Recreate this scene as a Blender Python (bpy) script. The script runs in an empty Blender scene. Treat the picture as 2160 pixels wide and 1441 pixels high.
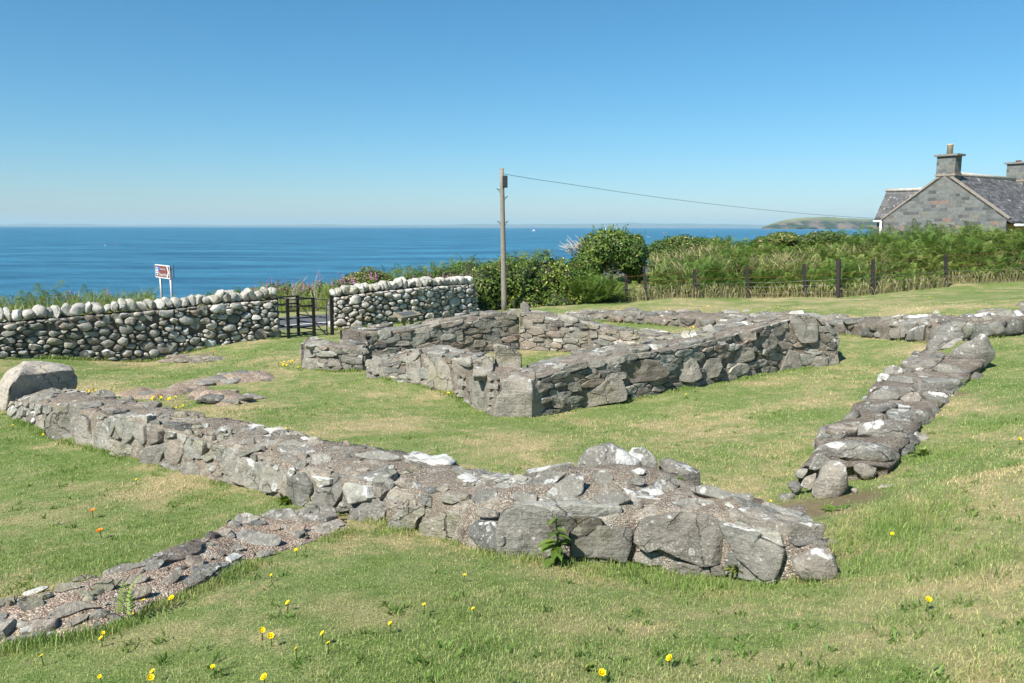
import bpy, bmesh, math, random
import numpy as np
from mathutils import Vector, Matrix
from mathutils.bvhtree import BVHTree
random.seed(11)
rng = np.random.default_rng(11)
R = math.radians
SC = bpy.context.scene
COL = SC.collection

# ------------------------------------------------------------------ camera
F, CX, CY = 1680.0, 1080.0, 720.5
CAM = np.array([0.0, 0.0, 7.0])
TH, ROLL = math.atan(241.0 / F), R(0.12)
RC = np.array(Matrix.Rotation(math.pi / 2 - TH, 3, 'X') @ Matrix.Rotation(ROLL, 3, 'Z'))
cd = bpy.data.cameras.new("camera"); cam = bpy.data.objects.new("camera", cd); COL.objects.link(cam)
cd.sensor_width = 36.0; cd.lens = 36.0 * F / 2160.0; cd.clip_start = 0.1; cd.clip_end = 80000
cam.matrix_world = Matrix.Translation(Vector(CAM)) @ Matrix(RC.tolist()).to_4x4()
SC.camera = cam

def ray(px, py):
    d = RC @ np.array([(px - CX) / F, -(py - CY) / F, -1.0])
    return d / np.linalg.norm(d)
def proj(P):
    l = (np.asarray(P, float) - CAM) @ RC
    z = np.minimum(l[..., 2], -1e-3)
    return np.stack([CX - F * l[..., 0] / z, CY + F * l[..., 1] / z], -1)
def at(px, py, d):            # point on the sight line at ground distance d
    r = ray(px, py)
    return CAM + r * d / r[1]
def atz(px, py, z):
    r = ray(px, py)
    return CAM + r * (z - CAM[2]) / r[2]

# ------------------------------------------------------------------ noise
def _h(ix, iy, iz, s):
    n = (ix * 374761393 + iy * 668265263 + iz * 2147483647 + s * 974634777) & 0xffffffff
    n = ((n ^ (n >> 13)) * 1274126177) & 0xffffffff
    n = ((n ^ (n >> 16)) * 2246822519) & 0xffffffff
    return ((n ^ (n >> 15)) & 0xffffff) / float(0xffffff) * 2 - 1
def vn(P, s=0):
    P = np.asarray(P, float); i = np.floor(P).astype(np.int64); f = P - i; f = f * f * (3 - 2 * f)
    x, y, z = i[..., 0], i[..., 1], i[..., 2]; a, b, c = f[..., 0], f[..., 1], f[..., 2]
    def L(u, v, t): return u + (v - u) * t
    return L(L(L(_h(x, y, z, s), _h(x+1, y, z, s), a), L(_h(x, y+1, z, s), _h(x+1, y+1, z, s), a), b),
             L(L(_h(x, y, z+1, s), _h(x+1, y, z+1, s), a), L(_h(x, y+1, z+1, s), _h(x+1, y+1, z+1, s), a), b), c)
def fbm(P, s=0, o=3):
    P = np.asarray(P, float); r = 0; a = 1.0
    for k in range(o):
        r = r + a * vn(P * (2.03 ** k) + 7.3 * k, s + k); a *= .5
    return r
def sstep(a, b, x):
    t = np.clip((x - a) / (b - a), 0, 1); return t * t * (3 - 2 * t)

# ------------------------------------------------------------------ terrain height
CP = """1080 1441 1.62;0 1441 1.8;2160 1441 1.48;500 1300 1.75;1640 1300 1.8;1640 1235 1.92;1040 1160 2.05;660 1075 2.2
300 970 2.45;20 870 2.68;0 1250 2.05;0 1050 2.4;300 1150 2.12;2160 1200 1.5;1900 1150 1.75;1800 1065 1.98;1650 1062 2.1;1900 1050 1.95
2160 1000 1.58;2090 760 2.02;2160 720 1.93;2100 830 1.95;2160 850 1.8;1760 930 2.15;1960 920 2.0;1830 845 2.2;2020 830 2.0
1400 1000 2.25;1000 950 2.4;700 900 2.5;1140 877 2.6;1430 822 2.55;1765 770 2.45;1560 900 2.4;640 777 2.75;775 795 2.72;400 850 2.7;165 830 2.75
1190 668 2.75;1765 705 2.45;1473 690 2.6;1960 722 2.12;2160 705 1.95;1945 770 2.22;1300 650 2.65;1700 640 2.45;1292 636 2.65;1578 630 2.6
1768 628 2.45;1995 607 2.25;2160 600 2.15;2160 640 2.0;1900 660 2.3;333 762 3.35;283 758 3.3;383 747 3.22;433 727 3.1;233 747 3.2;167 745 3.1
43 747 3.0;0 757 3.0;517 717 3.06;590 713 3.05;500 750 2.98;100 790 2.95;250 835 2.75;1064 655 2.85;980 665 2.9;703 697 3.05;1010 662 2.95
650 708 3.06;640 700 3.15;640 668 3.25;410 765 3.25""".replace("\n", ";").split(";")
PTS = []
for c in CP:
    px, py, H = map(float, c.split()); PTS.append(atz(px, py, 7 - H))
for x, y, H in [(0.8,14.5,2.65),(5,32,2.1),(9,34,1.75),(15,35,1.6),(22,36,1.5),(30,38,1.5),(15,45,1.9),(28,50,2.2),(22,42,2.2),(-9,33,3.4),(-18,25,3.45),
                (0,33,3.1),(-14,10,2.8),(-9,3,2.3),(9,3,1.2),(12,9,1.4),(0,-3,1.5),(-8,-3,2),(8,-3,1.0),(16,16,1.6),(20,25,1.8),(-25,14,3.3),(-30,20,3.6),
                (35,30,1.0),(40,45,1.6)]:
    PTS.append(np.array([x, y, 7 - H]))
PTS = np.array(PTS); _n = len(PTS)
def _phi(r): return np.where(r > 1e-9, r * r * np.log(np.maximum(r, 1e-9)), 0)
_A = np.zeros((_n + 3, _n + 3))
_A[:_n, :_n] = _phi(np.linalg.norm(PTS[:, None, :2] - PTS[None, :, :2], axis=2)) + np.eye(_n) * .25
_A[:_n, _n] = 1; _A[:_n, _n+1:] = PTS[:, :2]; _A[_n:, :_n] = _A[:_n, _n:].T
_w = np.linalg.solve(_A, np.concatenate([PTS[:, 2], [0, 0, 0]]))
SD = np.array([-.526, .85]); RD = np.array([.85, .526]); P0 = np.array([-9.0, 31.0])
def seaward(x, y): return (x - P0[0]) * SD[0] + (y - P0[1]) * SD[1]
def ground(x, y):
    x = np.atleast_1d(np.asarray(x, float)); y = np.atleast_1d(np.asarray(y, float))
    X = np.clip(x, -30, 40); Y = np.clip(y, -4, 50); z = np.empty(x.shape)
    for i in range(0, len(X), 40000):
        a, b = X[i:i+40000], Y[i:i+40000]
        r = np.hypot(a[:, None] - PTS[None, :, 0], b[:, None] - PTS[None, :, 1])
        z[i:i+40000] = _phi(r) @ _w[:_n] + _w[_n] + _w[_n+1] * a + _w[_n+2] * b
    z = z + .012 * vn(np.stack([x * 2.2, y * 2.2, x * 0], -1), 3) + .02 * vn(np.stack([x * .7, y * .7, x * 0], -1), 5)
    s = seaward(x, y); t = sstep(3, 34, s)
    return z * (1 - t) + (-1.3) * t + .25 * t * (1 - t) * 4 * vn(np.stack([x * .25, y * .25, x * 0], -1), 9)
def G(x, y): return float(ground(x, y)[0])
def rg(px, py):               # sight line onto the ground
    r = ray(px, py); t = np.concatenate([np.arange(1.0, 20, .1), np.arange(20, 90, .4)])
    P = CAM + r * t[:, None]; dz = P[:, 2] - ground(P[:, 0], P[:, 1])
    k = np.nonzero(dz < 0)[0]
    if len(k) == 0 or k[0] == 0: return CAM + r * 60
    a, b = t[k[0]-1], t[k[0]]
    for _ in range(18):
        m = (a + b) / 2; p = CAM + r * m
        if p[2] < G(p[0], p[1]): b = m
        else: a = m
    return CAM + r * b

# ------------------------------------------------------------------ object helpers
def tag(o, label=None, cat=None, group=None, kind=None):
    if label: o['label'] = label
    if cat: o['category'] = cat
    if group: o['group'] = group
    if kind: o['kind'] = kind
    return o
def thing(name, loc, label, cat, group=None):
    o = bpy.data.objects.new(name, None); o.empty_display_size = .2; o.location = Vector([float(v) for v in loc]); COL.objects.link(o)
    return tag(o, label, cat, group)
def off(o):
    v = np.zeros(3)
    while o is not None: v = v + np.array(o.location); o = o.parent
    return v
class MB:
    def __init__(s): s.V = []; s.F = {}; s.T = []; s.n = 0; s.M = {}
    def add(s, V, Fs, tint=(.5, 0, .5), mi=0):
        V = np.asarray(V, float).reshape(-1, 3)
        for f in Fs:
            f = np.asarray(f, np.int64)
            if f.size == 0: continue
            if f.ndim == 1: f = f[None]
            s.F.setdefault(f.shape[1], []).append(f + s.n)
            s.M.setdefault(f.shape[1], []).append(np.full(len(f), mi))
        t = np.asarray(tint, float)
        if t.ndim == 1: t = np.repeat(t[None, :3], len(V), 0)
        s.T.append(t); s.V.append(V); s.n += len(V)
    def build(s, name, mats, parent=None, smooth=True, sharp=None, origin=None):
        me = bpy.data.meshes.new(name)
        V = np.concatenate(s.V); T = np.concatenate(s.T)
        o = bpy.data.objects.new(name, me); COL.objects.link(o)
        if parent is not None: o.parent = parent
        if origin is not None: o.location = Vector([float(v) for v in (np.array(origin) - (off(parent) if parent is not None else 0))])
        V = V - off(o)
        me.vertices.add(len(V)); me.vertices.foreach_set('co', V.astype(np.float32).ravel())
        loops = []; starts = []; tot = 0; mis = []
        for k in s.F:
            f = np.concatenate(s.F[k]); loops.append(f.ravel()); starts.append(tot + np.arange(len(f)) * k); tot += f.size
            mis.append(np.concatenate(s.M[k]))
        loops = np.concatenate(loops); starts = np.concatenate(starts)
        me.loops.add(len(loops)); me.loops.foreach_set('vertex_index', loops.astype(np.int32))
        me.polygons.add(len(starts)); me.polygons.foreach_set('loop_start', starts.astype(np.int32))
        me.polygons.foreach_set('material_index', np.concatenate(mis).astype(np.int32))
        me.polygons.foreach_set('use_smooth', np.full(len(starts), smooth))
        at_ = me.attributes.new('tint', 'FLOAT_COLOR', 'POINT')
        at_.data.foreach_set('color', np.concatenate([T, np.ones((len(T), 1))], 1).astype(np.float32).ravel())
        me.update(calc_edges=True); me.validate()
        if sharp: me.set_sharp_from_angle(angle=R(sharp))
        for m in (mats if isinstance(mats, (list, tuple)) else [mats]): me.materials.append(m)
        return o
def unit(v): v = np.asarray(v, float); return v / (np.linalg.norm(v) + 1e-12)
UP = np.array([0, 0, 1.0])
def box(mb, c, ax, half, tint=(.5, 0, .5), mi=0):
    c = np.asarray(c, float); A = np.array(ax, float); V = []
    for sx in (-1, 1):
        for sy in (-1, 1):
            for sz in (-1, 1): V.append(c + A[0] * half[0] * sx + A[1] * half[1] * sy + A[2] * half[2] * sz)
    mb.add(V, [[[0,1,3,2],[4,6,7,5],[0,4,5,1],[2,3,7,6],[0,2,6,4],[1,5,7,3]]], tint, mi)
def tube(mb, pts, rad, n=8, tint=(.5, 0, .5), cap=True, mi=0):
    pts = np.asarray(pts, float); m = len(pts); rad = np.broadcast_to(np.asarray(rad, float), (m,))
    tg = np.gradient(pts, axis=0); V = []
    for i in range(m):
        t = unit(tg[i]); a = unit(np.cross(t, UP if abs(t[2]) < .9 else [1, 0, 0])); b = np.cross(t, a)
        an = np.arange(n) / n * 2 * math.pi
        V.append(pts[i] + rad[i] * (np.cos(an)[:, None] * a + np.sin(an)[:, None] * b))
    V = np.concatenate(V); Q = []
    for i in range(m - 1):
        for k in range(n): Q.append([i*n+k, i*n+(k+1)%n, (i+1)*n+(k+1)%n, (i+1)*n+k])
    Fs = [Q]
    if cap: Fs += [list(range(n))[::-1], [(m-1)*n+k for k in range(n)]]
    mb.add(V, Fs, tint, mi)

# ------------------------------------------------------------------ materials
def NM(name):
    m = bpy.data.materials.new(name); m.use_nodes = True; nt = m.node_tree; nt.nodes.clear()
    out = nt.nodes.new('ShaderNodeOutputMaterial')
    return m, nt, out
class N:
    def __init__(s, nt): s.nt = nt
    def new(s, t, **k):
        n = s.nt.nodes.new(t)
        for a, v in k.items(): setattr(n, a, v)
        return n
    def put(s, sock, v):
        if hasattr(v, 'is_output') or isinstance(v, bpy.types.NodeSocket): s.nt.links.new(v, sock)
        elif isinstance(v, (tuple, list)): sock.default_value = tuple(v) if len(v) == len(sock.default_value) else tuple(v) + (1.0,)
        else: sock.default_value = v
    def math(s, op, a, b=0.0, c=0.0, clamp=False):
        n = s.new('ShaderNodeMath', operation=op, use_clamp=clamp); s.put(n.inputs[0], a); s.put(n.inputs[1], b); s.put(n.inputs[2], c); return n.outputs[0]
    def mix(s, f, a, b, bt='MIX'):
        n = s.new('ShaderNodeMix', data_type='RGBA', blend_type=bt); s.put(n.inputs[0], f); s.put(n.inputs[6], a); s.put(n.inputs[7], b); return n.outputs[2]
    def mr(s, v, a, b, c=0.0, d=1.0, sm=True):
        n = s.new('ShaderNodeMapRange', interpolation_type='SMOOTHSTEP' if sm else 'LINEAR'); s.put(n.inputs[0], v)
        for i, x in enumerate((a, b, c, d)): s.put(n.inputs[1+i], x)
        return n.outputs[0]
    def noise(s, vec, scale, detail=4, rough=.55, dist=0.0):
        n = s.new('ShaderNodeTexNoise'); s.put(n.inputs['Vector'], vec); n.inputs['Scale'].default_value = scale
        n.inputs['Detail'].default_value = detail; n.inputs['Roughness'].default_value = rough; n.inputs['Distortion'].default_value = dist
        return n.outputs['Fac'], n.outputs['Color']
    def vor(s, vec, scale, rand=1.0, feature='F1'):
        n = s.new('ShaderNodeTexVoronoi', feature=feature); s.put(n.inputs['Vector'], vec); n.inputs['Scale'].default_value = scale
        n.inputs['Randomness'].default_value = rand
        return n
    def ramp(s, v, stops):
        n = s.new('ShaderNodeValToRGB'); s.put(n.inputs[0], v); e = n.color_ramp.elements
        while len(e) < len(stops): e.new(.5)
        for i, (p, c) in enumerate(stops): e[i].position = p; e[i].color = tuple(c) + (1.0,)
        return n.outputs[0]
    def pos(s): return s.new('ShaderNodeNewGeometry')
    def attr(s):
        a = s.new('ShaderNodeAttribute', attribute_name='tint'); sp = s.new('ShaderNodeSeparateColor'); s.nt.links.new(a.outputs['Color'], sp.inputs[0]); return sp.outputs
    def bsdf(s, out, col, rough=.8, bump=None, bs=.3, bd=.02, spec=.3, metal=0.0):
        b = s.new('ShaderNodeBsdfPrincipled'); s.put(b.inputs['Base Color'], col); s.put(b.inputs['Roughness'], rough)
        b.inputs['Specular IOR Level'].default_value = spec; b.inputs['Metallic'].default_value = metal
        if bump is not None:
            n = s.new('ShaderNodeBump'); n.inputs['Strength'].default_value = bs; n.inputs['Distance'].default_value = bd
            s.put(n.inputs['Height'], bump); s.nt.links.new(n.outputs[0], b.inputs['Normal'])
        s.nt.links.new(b.outputs[0], out.inputs['Surface']); return b
    def warp(s, vec, scale, amt):
        f, c = s.noise(vec, scale, 2)
        v = s.new('ShaderNodeVectorMath', operation='MULTIPLY_ADD'); s.nt.links.new(c, v.inputs[0])
        v.inputs[1].default_value = (amt,)*3; s.nt.links.new(vec, v.inputs[2]); return v.outputs[0]

def rock_material():
    m, nt, out = NM("weathered rock with lichen"); n = N(nt); g = n.pos(); P = g.outputs['Position']; t = n.attr()
    a, _ = n.noise(P, 5.0, 8, .62); b, _ = n.noise(P, 38, 6, .65); c, _ = n.noise(P, 1.7, 4)
    base = n.ramp(t[0], [(0, (.05, .051, .05)), (.35, (.135, .134, .122)), (.7, (.305, .297, .255)), (1, (.58, .565, .52))])
    base = n.mix(n.math('MULTIPLY', t[1], .8), base, n.mix(t[0], (.07, .042, .028), (.42, .28, .19)))
    base = n.mix(1.0, base, n.ramp(n.math('ADD', n.math('MULTIPLY', a, .6), n.math('MULTIPLY', b, .4)), [(.3, (.5, .5, .5)), (.5, (.95, .95, .95)), (.72, (1.5, 1.48, 1.42))]), 'MULTIPLY')
    base = n.mix(n.math('MULTIPLY', n.mr(c, .52, .7), .4), base, n.mix(t[0], (.11, .105, .05), (.4, .37, .2)))
    sep = n.new('ShaderNodeSeparateXYZ'); nt.links.new(g.outputs['Normal'], sep.inputs[0])
    upf = n.mr(sep.outputs[2], -.25, .75, .2, 1.0)
    lic = n.math('MULTIPLY', upf, t[2])
    Pw = n.warp(P, 22, .03)
    for scl, cap in ((8.5, .30), (17.0, .26), (34.0, .3)):
        v = n.vor(Pw, scl); sp = n.new('ShaderNodeSeparateColor'); nt.links.new(v.outputs['Color'], sp.inputs[0])
        on = n.math('LESS_THAN', sp.outputs[0], n.math('MULTIPLY', lic, .92))
        rad = n.math('MULTIPLY_ADD', sp.outputs[1], cap * .7, cap * .45)
        disc = n.math('MULTIPLY', on, n.mr(n.math('DIVIDE', v.outputs['Distance'], rad), .78, 1.0, 1.0, 0.0))
        core = n.mr(n.math('DIVIDE', v.outputs['Distance'], rad), .35, .75)
        lc = n.mix(core, (.33, .335, .31), (.52, .52, .48))
        base = n.mix(n.math('MULTIPLY', disc, n.mr(b, .35, .65, .35, .9)), base, lc)
    q, _ = n.noise(Pw, 4.2, 5, .6, .4)
    thr = n.math('MULTIPLY_ADD', lic, -.33, .80)
    big = n.mr(q, thr, n.math('ADD', thr, .045))
    base = n.mix(n.math('MULTIPLY', big, .9), base, n.mix(b, (.46, .46, .43), (.68, .67, .63)))
    e_, _ = n.noise(P, 75, 3, .7); e2, _ = n.noise(P, 3.1, 3)
    base = n.mix(n.math('MULTIPLY', n.mr(e_, .56, .66), n.math('MULTIPLY_ADD', n.mr(e2, .4, .6), .5, .15)), base, (.50, .49, .44))
    d, _ = n.noise(P, 7.5, 5, .6)
    base = n.mix(n.math('MULTIPLY', n.mr(d, .60, .66), n.math('MULTIPLY', .55, upf)), base, (.05, .045, .038))
    ve = n.vor(n.warp(n.warp(P, 5, .22), 30, .03), 2.6, 1.0, 'DISTANCE_TO_EDGE'); ck = n.math('MULTIPLY', n.mr(ve.outputs['Distance'], .004, .016, 1, 0), n.mr(c, .45, .6))
    base = n.mix(n.math('MULTIPLY', ck, .6), base, (.03, .028, .022))
    st_ = n.new('ShaderNodeMapping'); nt.links.new(P, st_.inputs[0]); st_.inputs['Scale'].default_value = (2, 2, 26); st_.inputs['Rotation'].default_value = (.25, .4, 0)
    sn, _ = n.noise(st_.outputs[0], 1.6, 5, .6, .6); base = n.mix(1.0, base, n.ramp(n.mr(sn, .35, .65), [(0, (.91, .91, .91)), (1, (1.08, 1.07, 1.05))]), 'MULTIPLY')
    hgt = n.math('ADD', n.math('ADD', n.math('MULTIPLY_ADD', ck, -.5, n.math('MULTIPLY', a, .7)), n.math('MULTIPLY', b, .35)), n.math('MULTIPLY', big, .05))
    hgt = n.math('MULTIPLY_ADD', sn, .14, hgt)
    n.bsdf(out, base, .88, hgt, 1.0, .05, .25); return m
def mortar_material():
    m, nt, out = NM("shelly gravel mortar"); n = N(nt); g = n.pos(); P = g.outputs['Position']; t = n.attr()
    Pw = n.warp(P, 30, .012)
    v = n.vor(Pw, 95); sp = n.new('ShaderNodeSeparateColor'); nt.links.new(v.outputs['Color'], sp.inputs[0])
    peb = n.ramp(sp.outputs[0], [(0, (.10, .088, .07)), (.45, (.20, .18, .15)), (.7, (.29, .25, .21)), (.88, (.43, .37, .31)), (1, (.52, .48, .43))])
    edge = n.mr(v.outputs['Distance'], .3, .62)
    col = n.mix(n.math('MULTIPLY', edge, .75), peb, (.10, .08, .065))
    a, _ = n.noise(P, 2.2, 6, .6); b, _ = n.noise(P, 6.0, 5, .6)
    col = n.mix(n.math('MULTIPLY', n.mr(a, .44, .58), n.math('MULTIPLY_ADD', t[1], .6, .15)), col, n.mix(sp.outputs[1], (.115, .10, .08), (.24, .205, .16)))
    col = n.mix(n.math('MULTIPLY', n.mr(b, .5, .66), .65), col, n.mix(sp.outputs[1], (.22, .215, .19), (.38, .37, .33)))
    col = n.mix(1.0, col, n.mix(t[0], (.5, .5, .5), (1.58, 1.53, 1.44)), 'MULTIPLY')
    col = n.mix(1.0, col, n.mix(n.mr(t[2], .5, 1.0), (1, 1, 1), (1.08, .99, .95)), 'MULTIPLY')
    h = n.math('ADD', n.math('MULTIPLY', n.math('SUBTRACT', 1, v.outputs['Distance']), .5), n.math('MULTIPLY', b, 1.2))
    n.bsdf(out, col, .95, h, 1.0, .018, .15); return m
def lawn_color(n, P):
    a, _ = n.noise(P, .75, 6, .62, .3); b, _ = n.noise(P, 4.5, 5, .65, .5); c, _ = n.noise(P, .22, 3)
    k = n.math('ADD', n.math('MULTIPLY', a, .55), n.math('ADD', n.math('MULTIPLY', b, .35), n.math('MULTIPLY', c, .22)))
    return n.ramp(k, [(.36, (.085, .155, .034)), (.47, (.145, .205, .056)), (.545, (.195, .238, .085)), (.62, (.33, .29, .145)), (.72, (.46, .375, .22))])
def ground_material():
    m, nt, out = NM("mown dry lawn"); n = N(nt); g = n.pos(); P = g.outputs['Position']; t = n.attr()
    col = lawn_color(n, P)
    f, _ = n.noise(P, 60, 4, .7); f2, _ = n.noise(P, 17, 4, .7)
    col = n.mix(1.0, col, n.ramp(n.math('ADD', n.math('MULTIPLY', f, .6), n.math('MULTIPLY', f2, .4)), [(.3, (.42, .42, .42)), (.52, (1, 1, 1)), (.72, (1.5, 1.45, 1.35))]), 'MULTIPLY')
    col = n.mix(t[2], col, n.mix(f2, (.30, .24, .12), (.55, .42, .26)))
    col = n.mix(t[0], col, n.mix(f2, (.10, .075, .05), (.26, .19, .12)))       # bare earth
    col = n.mix(t[1], col, n.mix(f2, (.02, .02, .018), (.09, .085, .075)))     # shore rock
    n.bsdf(out, col, .95, f, .8, .02, .1); return m
def blade_material(name, lawn=True, cols=None, transl=.35):
    m, nt, out = NM(name); n = N(nt); t = n.attr()
    if lawn:
        g = n.pos(); col = n.mix(1.0, lawn_color(n, g.outputs['Position']), (1.5, 1.46, 1.48), 'MULTIPLY')
        col = n.mix(t[1], col, (.12, .205, .045)); col = n.mix(t[2], col, (.50, .41, .24))
    else: col = n.mix(t[1], cols[0], cols[1]); col = n.mix(t[2], col, cols[2])
    col = n.mix(1.0, col, n.ramp(t[0], [(0, (.75, .75, .75) if lawn else (.6, .6, .6)), (1, (1.75, 1.72, 1.65) if lawn else (1.5, 1.5, 1.45))]), 'MULTIPLY')
    d = n.new('ShaderNodeBsdfPrincipled'); n.put(d.inputs['Base Color'], col); d.inputs['Roughness'].default_value = .5; d.inputs['Specular IOR Level'].default_value = .35
    tr = n.new('ShaderNodeBsdfTranslucent'); n.put(tr.inputs[0], n.mix(.5, col, (.3, .42, .05), 'MIX') if transl > .2 else col)
    mx = n.new('ShaderNodeMixShader'); mx.inputs[0].default_value = transl
    nt.links.new(d.outputs[0], mx.inputs[1]); nt.links.new(tr.outputs[0], mx.inputs[2]); nt.links.new(mx.outputs[0], out.inputs[0]); return m
def plain(name, col, rough=.7, var=.25, scale=8, metal=0.0, spec=.3, bump=.3):
    m, nt, out = NM(name); n = N(nt); P = n.pos().outputs['Position']
    f, _ = n.noise(P, scale, 6, .65)
    c = n.mix(1.0, tuple(col), n.ramp(f, [(.25, (1 - var,)*3), (.75, (1 + var,)*3)]), 'MULTIPLY')
    n.bsdf(out, c, rough, f if bump else None, bump, .01, spec, metal); return m
def sea_material():
    m, nt, out = NM("sea water"); n = N(nt); P = n.pos().outputs['Position']
    mp = n.new('ShaderNodeMapping'); nt.links.new(P, mp.inputs[0]); mp.inputs['Rotation'].default_value = (0, 0, R(25)); mp.inputs['Scale'].default_value = (.6, 1.6, 1)
    a, _ = n.noise(mp.outputs[0], .55, 6, .65); b, _ = n.noise(mp.outputs[0], .03, 11, .8); c, _ = n.noise(mp.outputs[0], .0022, 6, .6, .6)
    col = n.mix(n.mr(b, .36, .64), (.009, .066, .132), (.045, .20, .305))
    col = n.mix(n.math('MULTIPLY', n.mr(c, .5, .68), .35), col, (.035, .15, .26))
    nb = n.noise(mp.outputs[0], .09, 5, .6)[0]
    h = n.math('ADD', a, n.math('MULTIPLY', nb, 3.0))
    n.bsdf(out, col, .32, h, .9, .55, .28); return m
ROCK, MORT = rock_material(), mortar_material()
LAWN, BLADE = ground_material(), blade_material("grass blades")
LEAF = blade_material("green leaves", False, ((.045, .10, .018), (.17, .22, .035), (.34, .27, .12)), .25)
IVY = blade_material("glossy ivy leaves", False, ((.055, .115, .02), (.25, .31, .045), (.34, .26, .11)), .25)
FROND = blade_material("bracken fronds", False, ((.07, .145, .028), (.19, .265, .052), (.44, .35, .18)), .28)
STRAW = blade_material("dry grass stalks", False, ((.36, .30, .15), (.16, .20, .06), (.45, .36, .22)), .15)
PINK = plain("pink petals", (.78, .22, .62), .6, .2, 30)
YEL = plain("yellow petals", (.88, .62, .004), .6, .08, 30, bump=0)
ORG = plain("orange petals", (.85, .20, .006), .6, .15, 30, bump=0)
TWIG = plain("bleached dead twigs", (.50, .44, .36), .9, .2, 20)
BARK = plain("brown bark", (.11, .085, .06), .95, .4, 14)
BLACK = plain("black painted iron", (.012, .012, .013), .42, .3, 14, spec=.5)
CREO = plain("dark creosoted wood", (.035, .03, .03), .85, .5, 20)
POLEW = plain("weathered pole timber", (.24, .215, .175), .9, .3, 16)
GALV = plain("galvanised steel", (.42, .43, .44), .45, .15, 12, metal=.5)
WIREM = plain("fence wire", (.34, .33, .31), .5, .3, 12, metal=.6)
RUST = plain("rusty wire", (.22, .085, .04), .8, .3, 12)
BOXM = plain("dark grey plastic", (.03, .032, .036), .5, .1, 12, bump=0)
SIGNB = plain("brown sign face", (.20, .062, .038), .4, .05, 4, bump=0)
SIGNW = plain("white sign paint", (.80, .81, .80), .4, .05, 4, bump=0)
SIGNU = plain("blue sign paint", (.03, .16, .55), .4, .05, 4, bump=0)
SIGNK = plain("grey sign back", (.09, .095, .09), .6, .2, 6)
TIMB = plain("weathered oak", (.23, .195, .13), .8, .25, 10)
WHITE = plain("white paint", (.78, .78, .76), .5, .06, 3)
SEA = sea_material()
DARKCORE = plain("dark twiggy bush core", (.035, .04, .018), 1.0, .5, 6)  # twig-coloured dark filling for the shaded inside of bushes

# ------------------------------------------------------------------ world, sun
AZ = unit([.67, .74]); EL = R(47)
w = bpy.data.worlds.new("World"); SC.world = w; w.use_nodes = True
nt = w.node_tree; sk = nt.nodes.new('ShaderNodeTexSky'); sk.sky_type = 'NISHITA'; sk.sun_disc = False
sk.sun_elevation = EL; sk.sun_rotation = math.atan2(-AZ[0], -AZ[1]); sk.altitude = 0; sk.air_density = 1.0; sk.dust_density = .3; sk.ozone_density = 10
bg = nt.nodes['Background']; hs = nt.nodes.new('ShaderNodeHueSaturation'); nt.links.new(sk.outputs[0], hs.inputs['Color']); hs.inputs['Hue'].default_value = .483; hs.inputs['Saturation'].default_value = 1.1
nt.links.new(hs.outputs[0], bg.inputs[0]); bg.inputs[1].default_value = .068
ld = bpy.data.lights.new("sun", 'SUN'); ld.energy = 4.2; ld.angle = R(.53); ld.color = (1, .955, .88)
lo = bpy.data.objects.new("sun", ld); COL.objects.link(lo); lo.location = (-20, -20, 40)
lo.rotation_euler = Vector((AZ[0] * math.cos(EL), AZ[1] * math.cos(EL), -math.sin(EL))).to_track_quat('-Z', 'Y').to_euler()
SC.view_settings.view_transform = 'Standard'; SC.view_settings.look = 'None'; SC.view_settings.exposure = .95; SC.view_settings.gamma = 1

# ------------------------------------------------------------------ terrain mesh
def axis(segs):
    o = []
    for a, b, st in segs: o.append(np.arange(a, b, st))
    return np.concatenate(o)
gx = axis([(-250, -60, 15), (-60, -30, 3), (-30, -13, .6), (-13, 13, .15), (13, 32, .5), (32, 60, 3), (60, 330, 18)])
gy = axis([(-90, -6, 12), (-6, 1, .8), (1, 12, .12), (12, 24, .2), (24, 46, .5), (46, 90, 2.5), (90, 330, 16)])
X, Y = np.meshgrid(gx, gy); Z = ground(X.ravel(), Y.ravel())
V = np.stack([X.ravel(), Y.ravel(), Z], 1); nx, ny = len(gx), len(gy)
ii = (np.arange(ny - 1)[:, None] * nx + np.arange(nx - 1)[None, :]).ravel()
s_ = seaward(V[:, 0], V[:, 1])
T = np.zeros((len(V), 3)); T[:, 1] = sstep(1.2, .3, V[:, 2]) * (s_ > 0)
EARTH = [(1690, 1075, .45), (1800, 1050, .3), (690, 1090, .25), (650, 1085, .3), (2010, 830, .25), (1980, 800, .3), (395, 745, .35), (430, 748, .4), (470, 752, .3), (1740, 1180, .2)]
for px, py, r in EARTH:
    p = rg(px, py); T[:, 0] = np.maximum(T[:, 0], .85 * sstep(r, r * .3, np.hypot(V[:, 0] - p[0], V[:, 1] - p[1]) + .1 * vn(V * 5, 8)))
STRAWP = []
for px, py, a, b in [(2090,1140,.5,.16),(2140,1035,.4,.12),(1510,1290,.45,.12),(1200,1310,.4,.12),(770,1290,.45,.15),(2000,1235,.5,.12),(1930,1340,.5,.12),(330,1340,.35,.1),(1700,1380,.45,.1),(1100,925,.8,.35),(1210,990,.6,.2),(1800,640,2.5,.8),(1480,650,3,.8),(330,1035,.5,.25),(100,1090,.45,.2)]:
    STRAWP.append((rg(px, py), a, b))
def straw_at(x, y):
    r = np.zeros(len(x)); wz = .6 * fbm(np.stack([x * 4.5, y * 4.5, x * 0], -1), 77, 4)
    for p, a, b in STRAWP: r = np.maximum(r, sstep(1.15, .25, np.hypot((x - p[0]) / a, (y - p[1]) / (b * 2.2)) + wz))
    return r
T[:, 2] = straw_at(V[:, 0], V[:, 1]) * .45
mb = MB(); mb.add(V, [np.stack([ii, ii+1, ii+nx+1, ii+nx], 1)], T)
tag(mb.build('ground', LAWN), kind='structure')
mb = MB(); an = np.linspace(0, 2*math.pi, 97)[:-1]; rr = [0, 60, 400, 2500, 31000]
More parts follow.
